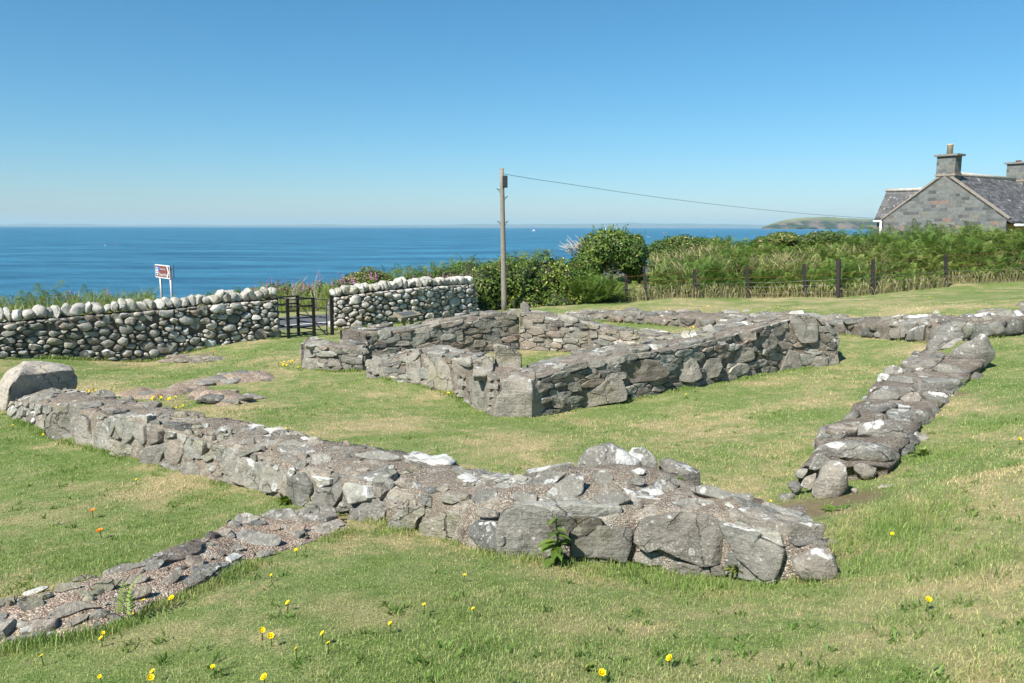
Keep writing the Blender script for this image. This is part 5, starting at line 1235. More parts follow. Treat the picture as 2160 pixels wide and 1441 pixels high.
# verge beyond the road and scrub behind the boundary wall
vg = MB(); n = 26000; s = rng.uniform(.4, 8.5, n); l = rng.uniform(-16, 15, n); x = P0[0] + RD[0] * l + SD[0] * s; y = P0[1] + RD[1] * l + SD[1] * s; P = np.stack([x, y, ground(x, y)], 1)
hh = (.25 + .35 * sstep(.5, 3, s) + .35 * sstep(-3, 2, l) * sstep(6, 2, l) + .3 * sstep(2, 8, l) + .62 * sstep(-3.4, -4.6, l) * sstep(4.5, 2.5, s)) * rng.uniform(.4, 1.1, n)
stalks(vg, P, hh, rng.uniform(.012, .03, n), np.stack([rng.uniform(.2, .9, n), np.clip(rng.normal(.75, .25, n), 0, 1), rng.random(n) * .25], 1), .5, False)
vl = MB(); n = 12000; s = rng.uniform(2.2, 9, n); l = rng.uniform(-16, 15, n); x = P0[0] + RD[0] * l + SD[0] * s; y = P0[1] + RD[1] * l + SD[1] * s
hb = (.35 + .35 * sstep(-4, 1, l) + .5 * sstep(2, 9, l) + .85 * sstep(-3.4, -4.6, l) * sstep(5, 3.2, s)) * (1 + .3 * fbm(np.stack([x, y, x * 0], -1) * .8, 81, 2)); P = np.stack([x, y, ground(x, y) + hb * rng.uniform(.25, 1, n)], 1)
fronds(vl, P[:4500], rng.uniform(.3, .55, 4500), np.stack([rng.uniform(.2, .9, 4500), np.clip(rng.normal(.45, .25, 4500), 0, 1), np.clip(rng.normal(-.1, .2, 4500), 0, 1)], 1), (0, .8))
C = P[4500:]; Nn = rng.normal(0, .6, C.shape) + [0, -.2, 1]; Nn /= np.linalg.norm(Nn, axis=1)[:, None]
leaves(vl, C, Nn, rng.uniform(.05, .11, len(C)), np.stack([rng.uniform(0, 1, len(C)), np.clip(rng.normal(.45, .25, len(C)), 0, 1), (rng.random(len(C)) < .05) * 1.0], 1))
tag(vg.build('verge_grass', STRAW if False else LEAF, smooth=False), 'long green grass on the verge beyond the road', 'grass', kind='stuff')
tag(vl.build('verge_undergrowth', LEAF, smooth=False), 'leafy green undergrowth along the shore side of the road', 'undergrowth', kind='stuff')

# fern clump by the end of the fence
c0 = at(1250, 622, 28.6); r = thing('fern_clump', (c0[0], c0[1], G(c0[0], c0[1])), 'bushy fern clump between the ivy hedge and the first fence post', 'fern')
m = MB(); n = 420; x = c0[0] + rng.normal(0, .45, n); y = c0[1] + rng.normal(0, .3, n); P = np.stack([x, y, ground(x, y) + rng.uniform(.05, .75, n)], 1)
fronds(m, P, rng.uniform(.3, .6, n), np.stack([rng.uniform(.2, .9, n), rng.uniform(.2, .7, n), np.clip(rng.normal(-.2, .2, n), 0, 1)], 1), (0, .9)); m.build('frond', FROND, r, smooth=False)

# fireweed spikes
FW = [(140,616,24),(147,612,26),(158,613,26),(228,606,27),(88,624,20),(118,620,18),(538,600,26),(563,590,28),(573,582,38),(582,592,22),(592,590,30),(602,588,36),(618,590,24),(640,594,22),(650,595,20),(660,590,30),(668,570,48),(675,576,40),(700,588,26),(713,574,44),(721,582,34),(724,577,30),(741,580,22),(746,582,26),(782,570,28),(793,576,18),(871,580,30),(903,572,36),(908,580,22),(935,576,30),(944,580,28),(950,572,36),(970,578,24),(975,578,26),(983,572,32),(992,568,34)]
for j, (px, py, hp) in enumerate(FW):
    s_g = "fireweed along the road verge"
    where = ('above the left wall, far left of the road sign' if px < 260 else 'just left of the black gate' if px < 600 else 'behind the black gate' if px < 690 else
             'in front of the domed scrub bush' if px < 830 else 'above the coping of the right-hand wall near the ivy hedge')
    d = 33.5 if px < 690 else 31.5; b = at(px, py, d); top = b + [rng.normal(0, .03), 0, 0]; hp_ = hp * d / F; base = b - UP * (hp_ + .55); base[2] = min(base[2], max(G(b[0], b[1]), b[2] - 1.5))
    r = thing('fireweed', base, f'pink fireweed spike {where}', 'wildflower', s_g + ', ' + where)
    m = MB(); tube(m, [base, (base + b) / 2 + [.02, 0, 0], b], [.008, .007, .004], 4, (.5, .6, 0)); 
    for k in range(26):
        f = rng.uniform(.1, .75); p = base + (b - base) * f; a = rng.uniform(0, 6.28); v = np.array([math.cos(a), math.sin(a), .25]); leaves(m, (p + v * .06)[None], unit(np.cross(v, [0, .3, 1]))[None], np.array([.12]), np.array([[rng.random(), .4, 0]]))
    m.build('stem', LEAF, r, smooth=False)
    m = MB(); n = 46; f = rng.random(n) ** .8; ln = hp_ * .8
    C = b + np.stack([rng.normal(0, 1, n) * .032 * (1.15 - f), rng.normal(0, 1, n) * .032 * (1.15 - f), -ln * (1 - f)], 1); Nn = rng.normal(size=(n, 3)); Nn /= np.linalg.norm(Nn, axis=1)[:, None]
    leaves(m, C, Nn, np.full(n, .042) * (1.25 - .7 * f), np.full((n, 3), .5)); m.build('flower_spike', PINK, r, smooth=False)
# dead shrub by the gate
for (bx, by, dx, n_, lab) in [(617,628,26,26,'pale leafless shrub leaning right behind the gate'), (668,615,24,7,'single long bleached twig with side shoots behind the gate')]:
    b = at(bx, by, 31.5); b[2] = G(b[0], b[1]); r = thing('dead_shrub', b, lab, 'dead shrub'); m = MB(); top0 = at(bx, by, 31.5)
    for _ in range(n_):
        o = top0 + [rng.normal(0, .12), rng.normal(0, .1), 0]; e = o + [rng.uniform(.1, .75), rng.normal(0, .15), rng.uniform(.25, .95)]; tube(m, [b, o, (o + e) / 2 + [-.04, 0, .05], e], [.012, .009, .007, .003], 3)
    m.build('branches', TWIG, r)

# ------------------------------------------------------------------ flowers and small plants in the lawn
def strip_leaf(mb, b, dirv, L, wd, droop, tint, n=5):
    dirv = unit(dirv); s = unit(np.cross(dirv, UP)); V_ = []
    for i in range(n + 1):
        t = i / n; p = b + dirv * L * t - UP * droop * L * t * t; w_ = wd * math.sin(math.pi * min(.12 + t * .88, 1)) * (1 if i < n else .05) * (1 + .25 * (i % 2)); V_ += [p - s * w_ / 2, p + UP * -.1 * w_, p + s * w_ / 2]
    Q = [[3*i+k, 3*i+k+1, 3*i+k+4, 3*i+k+3] for i in range(n) for k in (0, 1)]; mb.add(V_, [Q], tint)
def flower(px, py, rad, mat, label, cat, group, stem=.07, name='hawkbit', tilt=.4):
    g0 = rg(px, py); hd = atz(px, py, g0[2] + 0); k = stem / max(CAM[2] - g0[2], .3); H = CAM + (g0 - CAM) * (1 - k); b = np.array([H[0] + rng.normal(0, .006), H[1] + .01, G(H[0], H[1]) - .01])
    r = thing(name, b, label, cat, group); m = MB(); tube(m, [b, (b + H) / 2, H], .0022 + .0002 * g0[1], 4, (.5, .6, .1)); m.build('stem', LEAF, r)
    m = MB(); tl = unit(np.array([-.25 + rng.normal(0, tilt), -.3 + rng.normal(0, tilt), 1])); u = unit(np.cross(tl, [1, .2, 0])); v = np.cross(tl, u); n = 14; V_ = [H - tl * rad * .2]
    for ring, (rr_, hh) in enumerate(((.55, .0), (1.0, .22))):
        for i in range(n): a = i / n * 6.283; w_ = rr_ * (1 if i % 2 else .82); V_.append(H + (u * math.cos(a) + v * math.sin(a)) * rad * w_ + tl * rad * hh)
    V_.append(H + tl * rad * .3); Fs = [[[0, 1 + (i+1) % n, 1+i] for i in range(n)] + [[2*n+1, 1+i, 1+(i+1) % n] for i in range(n)], [[1+i, 1+(i+1) % n, 1+n+(i+1) % n, 1+n+i] for i in range(n)]]
    m.add(V_, Fs); m.build('flower_head', mat, r)
YF = {'in the foreground grass at the bottom of the view': [(210,1427),(322,1416),(318,1429),(449,1406),(557,1428),(87,1383),(607,1271),(553,1329),(571,1341),(680,1336),(692,1356),(624,1368),(895,1275),(823,1315),(998,1284),(980,1213),(1412,1388),(1270,1419),(572,1213),(217,1335),(213,1346)],
 'beside or on the flat footing strip': [(365,1219),(362,1261),(302,1266),(646,1151),(624,1160),(283,1293)],
 'on the turf left of the nearest wall': [(287,1011),(26,897),(90,916)],
 'in the tuft at the boulder end of the nearest wall': [(184,823),(188,826),(197,821),(201,824),(190,825)],
 'in the clump between the two low rubble heaps': [(319,842),(325,836),(334,834),(338,838),(357,841),(370,837),(340,840),(323,839)],
 'in the small clump before the nearer rubble heap': [(371,860),(379,859),(386,856)],
 'in the clump behind the middle of the nearest wall': [(570,906),(593,909),(602,904),(605,906),(610,904),(601,908)],
 'in the cluster by the left corner of the chapel': [(587,767),(593,765),(599,763),(604,766),(609,762),(613,764),(616,761),(628,775),(634,773),(605,770),(597,769),(535,765)],
 'at the foot of the chapel wall': [(928,826),(945,829),(1002,851),(1447,832)],
 'on the strip of grass behind the chapel': [(1253,679),(1258,680),(1304,680),(1317,677),(1347,668),(1353,671),(1358,674),(1363,670),(1368,676),(1360,678),(1374,680),(1470,682),(1455,692),(1462,690),(1448,693)],
 'on the lawn between the far wall and the fence': [(1634,648),(1641,647),(1616,655),(1620,659),(1676,655),(1827,632),(1945,620),(1960,628),(1494,646),(1820,641)],
 'in the gap beside the boulder wall': [(1626,1057),(1619,1072),(1708,1121)],
 'on the slope at the right edge': [(2151,925),(1882,1126),(1959,1264)]}
for wh, L in YF.items():
    for px, py in L:
        d = rg(px, py)[1]; flower(px, py, (.0135 if d < 5 else .017 if d < 12 else .027) * rng.uniform(.6, 1.15), YEL, f'yellow hawkbit flower {wh}', 'wildflower', f'yellow hawkbit {wh}')
for px, py, lab in [(195,1077,'orange hawkweed flower in the left lawn, the farther of two'), (210,1119,'orange hawkweed flower in the left lawn, the nearer of two'), (450,741,'tiny orange flower by the well kerb under the boundary wall')]:
    flower(px, py, .026, ORG, lab, 'wildflower', None, .09, 'hawkweed', .12)
def rosette(px, py, n, L, wd, up, name, label, tint=(.6, .45, 0), mat=LEAF, off_=0):
    tree_ = BV.ray_cast(Vector(CAM), Vector(ray(px, py)), 60); b = rg(px, py)
    if tree_[0] is not None and tree_[3] < np.linalg.norm(b - CAM): b = np.array(tree_[0])
    r = thing(name, b, label, 'plant'); m = MB()
    for i in range(n):
        a = rng.uniform(0, 6.283); e = rng.uniform(*up); strip_leaf(m, b + [0, 0, -.01], [math.cos(a) * math.cos(e), math.sin(a) * math.cos(e), math.sin(e)], L * rng.uniform(.6, 1.1), wd * rng.uniform(.7, 1.1), rng.uniform(.2, .7), (rng.uniform(.3, 1), np.clip(tint[1] + rng.normal(0, .15), 0, 1), tint[2]))
    m.build('leaves', mat, r, smooth=False); return r
BV = bvh()
rosette(602, 1062, 46, .15, .05, (.2, 1.3), 'dock_plant', 'leafy green weed clump where the footing strip meets the nearest wall', (.6, .55, 0))
rosette(720, 1087, 14, .07, .035, (.2, 1.2), 'weed_rosette', 'small yellow-green rosette growing on the footing strip beside the nearest wall', (.6, .9, .0))
rosette(658, 1056, 10, .05, .03, (.2, 1.2), 'weed_rosette', 'tiny green weed in the joint above the footing strip', (.6, .6, 0))
rosette(1765, 1075, 22, .13, .045, (.1, .8), 'dock_plant', 'broad-leaved dock at the near end of the boulder wall', (.6, .4, 0))
rosette(1948, 962, 34, .17, .03, (.4, 1.3), 'grass_tuft', 'bright tuft of leaves right of the boulder wall', (.6, .7, 0))
rosette(1432, 1010, 14, .06, .015, (.4, 1.3), 'grass_tuft', 'small green tuft on the raised boulders of the nearest wall', (.6, .5, 0))
rosette(1470, 1075, 12, .05, .02, (.2, 1.0), 'weed_rosette', 'tiny low weed on top of the big slab in the nearest wall', (.6, .5, 0))
rosette(1556, 1200, 60, .12, .022, (.4, 1.5), 'wild_plant', 'scruffy green and reddish plant in the corner below the big slabs', (.5, .35, .25))
rosette(1235, 1412, 16, .09, .02, (.5, 1.4), 'fern_sprig', 'little fern sprig in the bottom foreground grass', (.6, .8, 0))
# thistle
b = rg(1172, 1186); b[1] -= .05; b[2] = G(b[0], b[1]); r = thing('sow_thistle', b, 'upright sow thistle in front of the large rounded slab of the nearest wall', 'plant'); top = atz(1172, 1090, 0) * 0
dd = b[1]; top = at(1172, 1086, dd); m = MB(); tube(m, [b, (b + top) / 2 + [.012, 0, 0], top], [.009, .007, .004], 6, (.6, .5, 0)); m.build('stem', LEAF, r)
for i in range(26):
    f = rng.uniform(.05, .95); p = b + (top - b) * f; a = rng.uniform(0, 6.283); e = rng.uniform(.0, .7); L = .17 * (1.1 - .75 * f)
    m = MB(); strip_leaf(m, p, [math.cos(a) * math.cos(e), math.sin(a) * math.cos(e), math.sin(e)], L, L * .3, .5, (rng.uniform(.3, 1), rng.uniform(.2, .6), 0), 7); m.build('leaf', LEAF, r, smooth=False)
b = rg(268, 1312); r = thing('fern', b, 'single pale green fern frond standing at the edge of the footing strip', 'fern'); m = MB()
fronds(m, np.repeat((b + [0, 0, .05])[None], 3, 0), np.array([.2, .15, .12]), np.array([[.9, .9, 0]] * 3), (.9, 1.25), np.array([.4, 2.2, 3.6])); m.build('frond', FROND, r, smooth=False)
# ------------------------------------------------------------------ road
def ribbon(name, mat, s0, s1, l0, l1, z=.0, step=.8, **k):
    l = np.arange(l0, l1 + step, step); m = MB(); V_ = []
    for a in l:
        for s in np.linspace(s0, s1, 5):
            x, y = P0[0] + RD[0] * a + SD[0] * s, P0[1] + RD[1] * a + SD[1] * s; V_.append([x, y, 0])
    V_ = np.array(V_); V_[:, 2] = ROADZ(V_[:, 0], V_[:, 1]) + z; i = (np.arange(len(l) - 1)[:, None] * 5 + np.arange(4)[None]).ravel(); m.add(V_, [np.stack([i, i+1, i+6, i+5], 1)]); return tag(m.build(name, mat), **k)
_lz = np.arange(-60, 71, 2.0)
_rz = np.array([max(ground(P0[0] + RD[0] * a + SD[0] * s, P0[1] + RD[1] * a + SD[1] * s)[0] for s in (-4.4, -3, -1.6, -.2)) for a in _lz]) + .03
def ROADZ(x, y): a = (np.asarray(x) - P0[0]) * RD[0] + (np.asarray(y) - P0[1]) * RD[1]; return np.interp(a, _lz, _rz)
ASPH = plain("asphalt", (.10, .10, .108), .9, .22, 40)
pr, pf = rg(650, 700), rg(650, 669)
S0, S1 = seaward(pr[0], pr[1]), seaward(pf[0], pf[1]); S0, S1 = S0 + .0, S1
ribbon('road', ASPH, S0, S1, -60, 70, 0, kind='structure')
pm = rg(672, 683); SM = (S0 + S1) / 2; LM = (pm[0] - P0[0]) * RD[0] + (pm[1] - P0[1]) * RD[1]
for k in range(-3, 4): ribbon('road_marking', WHITE, SM - .06, SM + .06, LM - 2 + k * 6, LM + 2 + k * 6, .005, 1.0, kind='structure')

# ------------------------------------------------------------------ gate
gp = {k: rg(*v) for k, v in dict(a=(586,710), b=(609,714), c=(663,709), d=(630,706), e=(701,707)).items()}
def gtop(b, px, py): r_ = ray(px, py); return CAM + r_ * math.hypot(b[0], b[1]) / math.hypot(r_[0], r_[1])
ht = {'a': gtop(gp['a'], 581, 630)[2], 'b': gtop(gp['b'], 607, 631)[2], 'c': gtop(gp['c'], 661, 629)[2], 'd': gtop(gp['d'], 627, 624)[2], 'e': gtop(gp['e'], 698, 624)[2]}
root = thing('kissing_gate', gp['c'], 'black painted iron kissing gate between the two boundary walls', 'gate')
ug = unit((gp['c'] - gp['b']) * [1, 1, 0]); vg_ = np.array([-ug[1], ug[0], 0])
for k in gp:
    m = MB(); b = gp[k] - UP * .1; t = gp[k].copy(); t[2] = ht[k]; wd = .036 if k != 'e' else .04
    box(m, (b + t) / 2, [ug, vg_, UP], [wd, wd, (t[2] - b[2]) / 2]); box(m, t + UP * .006, [ug, vg_, UP], [wd * 1.15, wd * 1.15, .008]); m.build('post', BLACK, root, smooth=False, origin=gp[k])
def rails(p, q, zs, name, par, rad=.021):
    for f in zs:
        m = MB(); a = p.copy(); b = q.copy(); a[2] = gp['b'][2] + (ht['b'] - gp['b'][2]) * f; b[2] = a[2] + (q[2] - p[2]) * .7; tube(m, [a, b], rad, 6); m.build(name, BLACK, par, origin=a)
rails(gp['a'], gp['b'], [.08, .27, .44, .62, .80, .98], 'rail', root)
rails(gp['b'], gp['c'], [.12, .27, .5, .80, .98], 'rail', root)
rails(gp['a'], gp['d'], [.2, .4, .6, .8, .99], 'rail', root)
lf = MB(); hA = gp['d'] + (gp['e'] - gp['d']) * -.03; hB = gp['d'] + (gp['e'] - gp['d']) * .85; H0, H1 = gp['d'][2] + .04, ht['d'] - .03
def L3(p, z): q = p.copy(); q[2] = z; return q
leaf = MB(); tube(leaf, [L3(hA, H0), L3(hA, H1)], .016, 6); tube(leaf, [L3(hB, H0 - .02), L3(hB, H1)], .018, 6); leafo = leaf.build('gate_leaf', BLACK, root, origin=hA)
for f in (0.02, .17, .34, .52, .76, .99):
    m = MB(); z = H0 + (H1 - H0) * f; tube(m, [L3(hA, z), L3(hB, z)], .019, 6); m.build('bar', BLACK, leafo, origin=L3(hA, z))
m = MB(); tube(m, [L3(hA, H0 + (H1 - H0) * .9), L3(hB, H0 + .02)], .014, 6); m.build('brace', BLACK, leafo, origin=L3(hA, H0))
for z in (H0 + .12, H1 - .15):
    m = MB(); tube(m, [L3(hB, z), L3(gp['e'], z)], .014, 6); m.build('hinge', BLACK, root, origin=L3(hB, z))

# ------------------------------------------------------------------ road sign
TL, TR = at(327, 556.4, 27.0), at(357.5, 561.6, 25.9)
HS = np.linalg.norm(at(327, 583.6, 27.0) - TL); TR[2] = TL[2] = (TL[2] + TR[2]) / 2
us = unit(TR - TL); ns = unit(np.cross(us, UP)); ns = ns if ns @ (CAM - TL) > 0 else -ns; WS = np.linalg.norm(TR - TL)
root = thing('road_sign', (*((TL + TR) / 2)[:2], G(*((TL + TR) / 2)[:2])), 'brown tourist direction sign with white border on two grey posts', 'road sign')
def plate(u0, u1, v0, v1, dz, th, mat, name, par=None, arrow=False):
    m = MB(); c = TL + us * ((u0 + u1) / 2) - UP * ((v0 + v1) / 2) + ns * dz; box(m, c, [us, ns, UP], [(u1 - u0) / 2, th, (v1 - v0) / 2]); return m.build(name, mat, par or root, smooth=False, origin=c)
pan = plate(0, WS, 0, HS, 0, .008, SIGNW, 'sign_panel')
plate(.03, WS - .03, .03, HS - .03, .0085, .002, SIGNB, 'brown_field', pan)
m = MB(); V_ = []
for (a, b) in [(.80, .07), (.86, .07), (.955, .5), (.86, .93), (.80, .93), (.895, .5)]: V_.append(TL + us * WS * a - UP * HS * b + ns * .0125)
m.add(V_, [[[0, 1, 2, 5], [5, 2, 3, 4]]]); m.build('arrow', SIGNW, pan, smooth=False, origin=V_[0])
m = MB(); an = np.linspace(0, 6.283, 25)[:-1]; c = TL + us * .14 * WS - UP * .52 * HS + ns * .0125
m.add(np.array([c + us * math.cos(a) * .085 * WS + UP * math.sin(a) * .33 * HS for a in an]), [list(range(24))]); m.build('badge', SIGNW, pan, smooth=False, origin=c)
for v in (.34, .52, .70):
    plate(.085 * WS, .195 * WS, (v - .055) * HS, (v + .055) * HS, .0135, .001, SIGNU, 'badge_symbol', pan)
plate(.25 * WS, .34 * WS, .14 * HS, .40 * HS, .0125, .001, SIGNU, 'blue_square', pan)
def text(body, u, v, size, wmax, name):
    cu = bpy.data.curves.new(name, 'FONT'); cu.body = body; cu.size = size; o = bpy.data.objects.new('t', cu); COL.objects.link(o)
    bpy.context.view_layer.update(); me = bpy.data.meshes.new_from_object(o.evaluated_get(bpy.context.evaluated_depsgraph_get())); bpy.data.objects.remove(o)
    vv = np.array([p.co for p in me.vertices]); k = wmax / (vv[:, 0].max() - vv[:, 0].min()); P_ = TL + us * u - UP * v + ns * .013
    W_ = P_ + us * (vv[:, :1] * k) + UP * vv[:, 1:2]; m = MB()
    for f in me.polygons: m.add(W_[list(f.vertices)], [list(range(len(f.vertices)))])
    bpy.data.meshes.remove(me); m.build(name, SIGNW, pan, smooth=False, origin=P_)
text("Chapel Finian", .25 * WS, .83 * HS, .30 * HS, .62 * WS, 'lettering')
text("Historic Scotland", .36 * WS, .36 * HS, .16 * HS, .36 * WS, 'lettering')
for f in (.22, .93):
    q = TL + us * WS * f - ns * .05; m = MB(); g0 = G(q[0], q[1]); tube(m, [[q[0], q[1], g0 - .1], [q[0], q[1], q[2] - .06]], .042, 10); m.build('post', GALV, root, origin=(q[0], q[1], g0))
m = MB(); e0 = TR - ns * .1 + us * .02; v2 = unit(np.array([at(367, 570, 27.2)[0] - e0[0], at(367, 570, 27.2)[1] - e0[1], 0])); n2 = unit(np.cross(v2, UP)); pts = [(0, 0), (.55, 0), (.8, HS * .5), (.55, HS), (0, HS)]
V_ = [e0 + v2 * a - UP * b for a, b in pts] + [e0 + v2 * a - UP * b + n2 * .015 for a, b in pts]
m.add(V_, [[0, 1, 2, 3, 4], [9, 8, 7, 6, 5], [[i, (i+1) % 5, 5 + (i+1) % 5, 5 + i] for i in range(5)]]); m.build('back_panel', SIGNK, root, smooth=False, origin=e0)

# ------------------------------------------------------------------ pole and cable
pb = rg(1064, 655); dp = pb[1]; pt = at(1058.5, 355, dp)
root = thing('utility_pole', pb, 'tall weathered wooden utility pole with a black box near its top', 'utility pole')
m = MB(); tt = np.linspace(0, 1, 9)[:, None]; tube(m, (pb - UP * .2) + (pt - pb + UP * .2) * tt, np.linspace(6.2, 4.4, 9) * dp / F, 14); m.build('shaft', POLEW, root, origin=pb)
def onp(py): f = (655 - py) / 300; return pb + (pt - pb) * f
pr_ = 5 * dp / F
m = MB(); c = onp(383) + [pr_ * 1.25, -pr_ * .9, 0]; box(m, c, [[1, 0, 0], [0, 1, 0], [0, 0, 1]], [.085, .06, .20]); box(m, c - [0, .062, 0], [[1, 0, 0], [0, 1, 0], [0, 0, 1]], [.07, .006, .17]); o = m.build('junction_box', BOXM, root, smooth=False, origin=c)
bv = o.modifiers.new('bevel', 'BEVEL'); bv.width = .015; bv.segments = 2
for py, sg in ((399, -1), (415, 1), (467, -1), (467, 1)):
    m = MB(); c = onp(py) + [sg * pr_ * .8, -.02, 0]; e = c + [sg * .11, 0, .01]; tube(m, [c, e], .012, 6); tube(m, [e, e + UP * .03], .016, 6); tube(m, [e - [sg * .03, 0, 0], c - UP * .11], .010, 6); m.build('step_bracket', BLACK, root, origin=c)
m = MB(); xs = np.array([1060, 1130, 1200, 1300, 1400, 1500, 1600, 1700, 1780, 1850, 1872]); ys = np.array([367, 378.5, 388.5, 404, 418, 430.5, 441.5, 451, 457, 461, 461.5]); ds = np.interp(xs, [1060, 1872], [dp, 44.5])
pts = [at(a, b, c) for a, b, c in zip(xs, ys, ds)]; pts[0] = onp(367) + [pr_ * .9, 0, 0]
tube(m, pts, .0075, 5); tag(m.build('overhead_cable', BOXM, origin=pts[0]), 'thin dark cable sagging from the wooden pole to the cottage', 'cable')

# ------------------------------------------------------------------ fence
root = thing('wire_fence', FB[4], 'dark wooden post and wire fence along the foot of the bracken bank', 'fence')
TP = []
ENDP = [(2075, 606, 531), (2200, 596, 524)]
for k, (px, py, ty) in enumerate(FPX + ENDP):
    b = rg(px, py); t = at(px - (3 if px < 1700 else -1), ty, b[1]); TP.append(t); wd = .082 if px == 1768 else .052
    if (px, py, ty) in ENDP: b = b + [0, 0, 0]
    m = MB(); zz = np.linspace(0, 1, 5)[:, None]
    if (px, py, ty) == ENDP[0]: continue
    if px == 1768: tube(m, (b - UP * .15) + (t - b + UP * .15) * zz, wd, 10)
    else:
        a_ = unit(t - b); u_ = unit(np.cross(a_, [0, 1, 0])); v_ = np.cross(a_, u_); box(m, (b - UP * .15 + t) / 2, [u_, v_, a_], [wd, wd * .8, np.linalg.norm(t - b + UP * .15) / 2])
    m.build('post', CREO, root, smooth=False, origin=b)
BP = [rg(a, b) for a, b, c in FPX + ENDP]
for fr, mat in ((.95, RUST), (.66, RUST), (.5, WIREM), (.36, WIREM), (.16, WIREM)):
    m = MB(); pts = []
    st_ = [at(1262, 583, 28.6) * [1, 1, 0] + [0, 0, G(BP[0][0] - .5, BP[0][1]) + .95 * fr]]
    q = [b + (t - b) * (fr if b[2] < 99 else 0) - [0, .06, 0] for b, t in zip(BP, TP)]; 
    for i in range(len(q) - 1):
        for u_ in np.linspace(0, 1, 6)[:-1]: pts.append(q[i] + (q[i+1] - q[i]) * u_ - UP * .03 * 4 * u_ * (1 - u_))
    tube(m, pts, .004, 4); m.build('wire', mat, root, origin=pts[0])

# ------------------------------------------------------------------ information board behind the chapel
c = at(847, 675, 20.6); c2 = at(890, 667, 21.2); c1 = at(829, 677, 21.1); zz = c[2]
for p in (c, c1, c2): p[2] = zz
root = thing('information_board', (c[0] + .2, c[1] + .2, G(c[0] + .2, c[1] + .2)), 'low sloping lectern board with a thick oak edge between the chapel and the boundary wall', 'information board')
back = c1 + (c2 - c); m = MB(); lift = UP * .06; V_ = [c, c2 + lift * .6, back + lift * 1.6, c1 + lift]; V_ = V_ + [v + UP * .055 for v in V_]
m.add(V_, [[[3, 2, 1, 0], [4, 5, 6, 7], [0, 1, 5, 4], [1, 2, 6, 5], [2, 3, 7, 6], [3, 0, 4, 7]]]); m.build('board', TIMB, root, smooth=False, origin=c)
m = MB(); m.add([V_[4] * .86 + V_[6] * .14 + UP * .004, V_[5] * .86 + V_[7] * .14 + UP * .004, V_[6] * .86 + V_[4] * .14 + UP * .004, V_[7] * .86 + V_[5] * .14 + UP * .004], [[[0, 1, 2, 3]]]); m.build('panel', SIGNK, root, smooth=False, origin=V_[4])
for f in (.3, .7):
    q = c * (1 - f) + c2 * f + (c1 - c) * .5; m = MB(); g0 = G(q[0], q[1]); box(m, [q[0], q[1], (g0 - .1 + zz + .05) / 2], [[1, 0, 0], [0, 1, 0], [0, 0, 1]], [.05, .05, (zz + .05 - g0 + .1) / 2]); m.build('leg', TIMB, root, smooth=False, origin=(q[0], q[1], g0))

# ------------------------------------------------------------------ cottage
def brick_mat(name, ax, cols, mort, bw, bh, gapw=.012, off_=.5):
    m, nt, out = NM(name); n = N(nt); g = n.pos()
    ux = n.new('ShaderNodeVectorMath', operation='DOT_PRODUCT'); nt.links.new(g.outputs['Position'], ux.inputs[0]); ux.inputs[1].default_value = tuple(ax)
    sp = n.new('ShaderNodeSeparateXYZ'); nt.links.new(g.outputs['Position'], sp.inputs[0]); cb = n.new('ShaderNodeCombineXYZ'); nt.links.new(ux.outputs['Value'], cb.inputs[0]); nt.links.new(sp.outputs[2], cb.inputs[1])
    wv = n.warp(cb.outputs[0], 3.0, .09)
    b = n.new('ShaderNodeTexBrick'); nt.links.new(wv, b.inputs['Vector']); b.inputs['Color1'].default_value = (0, 0, 0, 1); b.inputs['Color2'].default_value = (1, 1, 1, 1); b.inputs['Mortar'].default_value = (.5, .5, .5, 1)
    b.inputs['Scale'].default_value = 1; b.inputs['Brick Width'].default_value = bw; b.inputs['Row Height'].default_value = bh; b.inputs['Mortar Size'].default_value = gapw; b.offset = off_; b.squash = .62; b.squash_frequency = 3; b.inputs['Mortar Smooth'].default_value = .2
    sc = n.new('ShaderNodeSeparateColor'); nt.links.new(b.outputs['Color'], sc.inputs[0]); c = n.ramp(sc.outputs[0], cols); f, _ = n.noise(g.outputs['Position'], 9, 5, .65)
    c = n.mix(1.0, c, n.ramp(f, [(.25, (.7, .7, .7)), (.75, (1.3, 1.3, 1.3))]), 'MULTIPLY'); c = n.mix(b.outputs['Fac'], c, mort)
    n.bsdf(out, c, .9, n.math('ADD', n.math('MULTIPLY', f, .5), n.math('SUBTRACT', 1, b.outputs['Fac'])), .6, .02, .2); return m
RDIR = np.array([.8, .6, 0]); GD = np.array([-.6, .8, 0])
STC = [(0, (.085, .095, .095)), (.25, (.135, .148, .146)), (.5, (.19, .20, .19)), (.65, (.155, .168, .162)), (.82, (.20, .19, .155)), (.92, (.17, .182, .175)), (.962, (.25, .165, .13)), (1, (.22, .19, .145))]
STONE = brick_mat("coursed grey and pink ashlar", GD, STC, (.20, .175, .145), .42, .18, .012)
STONE2 = brick_mat("coursed grey ashlar return", RDIR, STC, (.20, .175, .145), .42, .18, .012)
BRICK = brick_mat("red brick", RDIR, [(0, (.40, .12, .06)), (1, (.60, .22, .11))], (.40, .36, .30), .225, .075, .010)
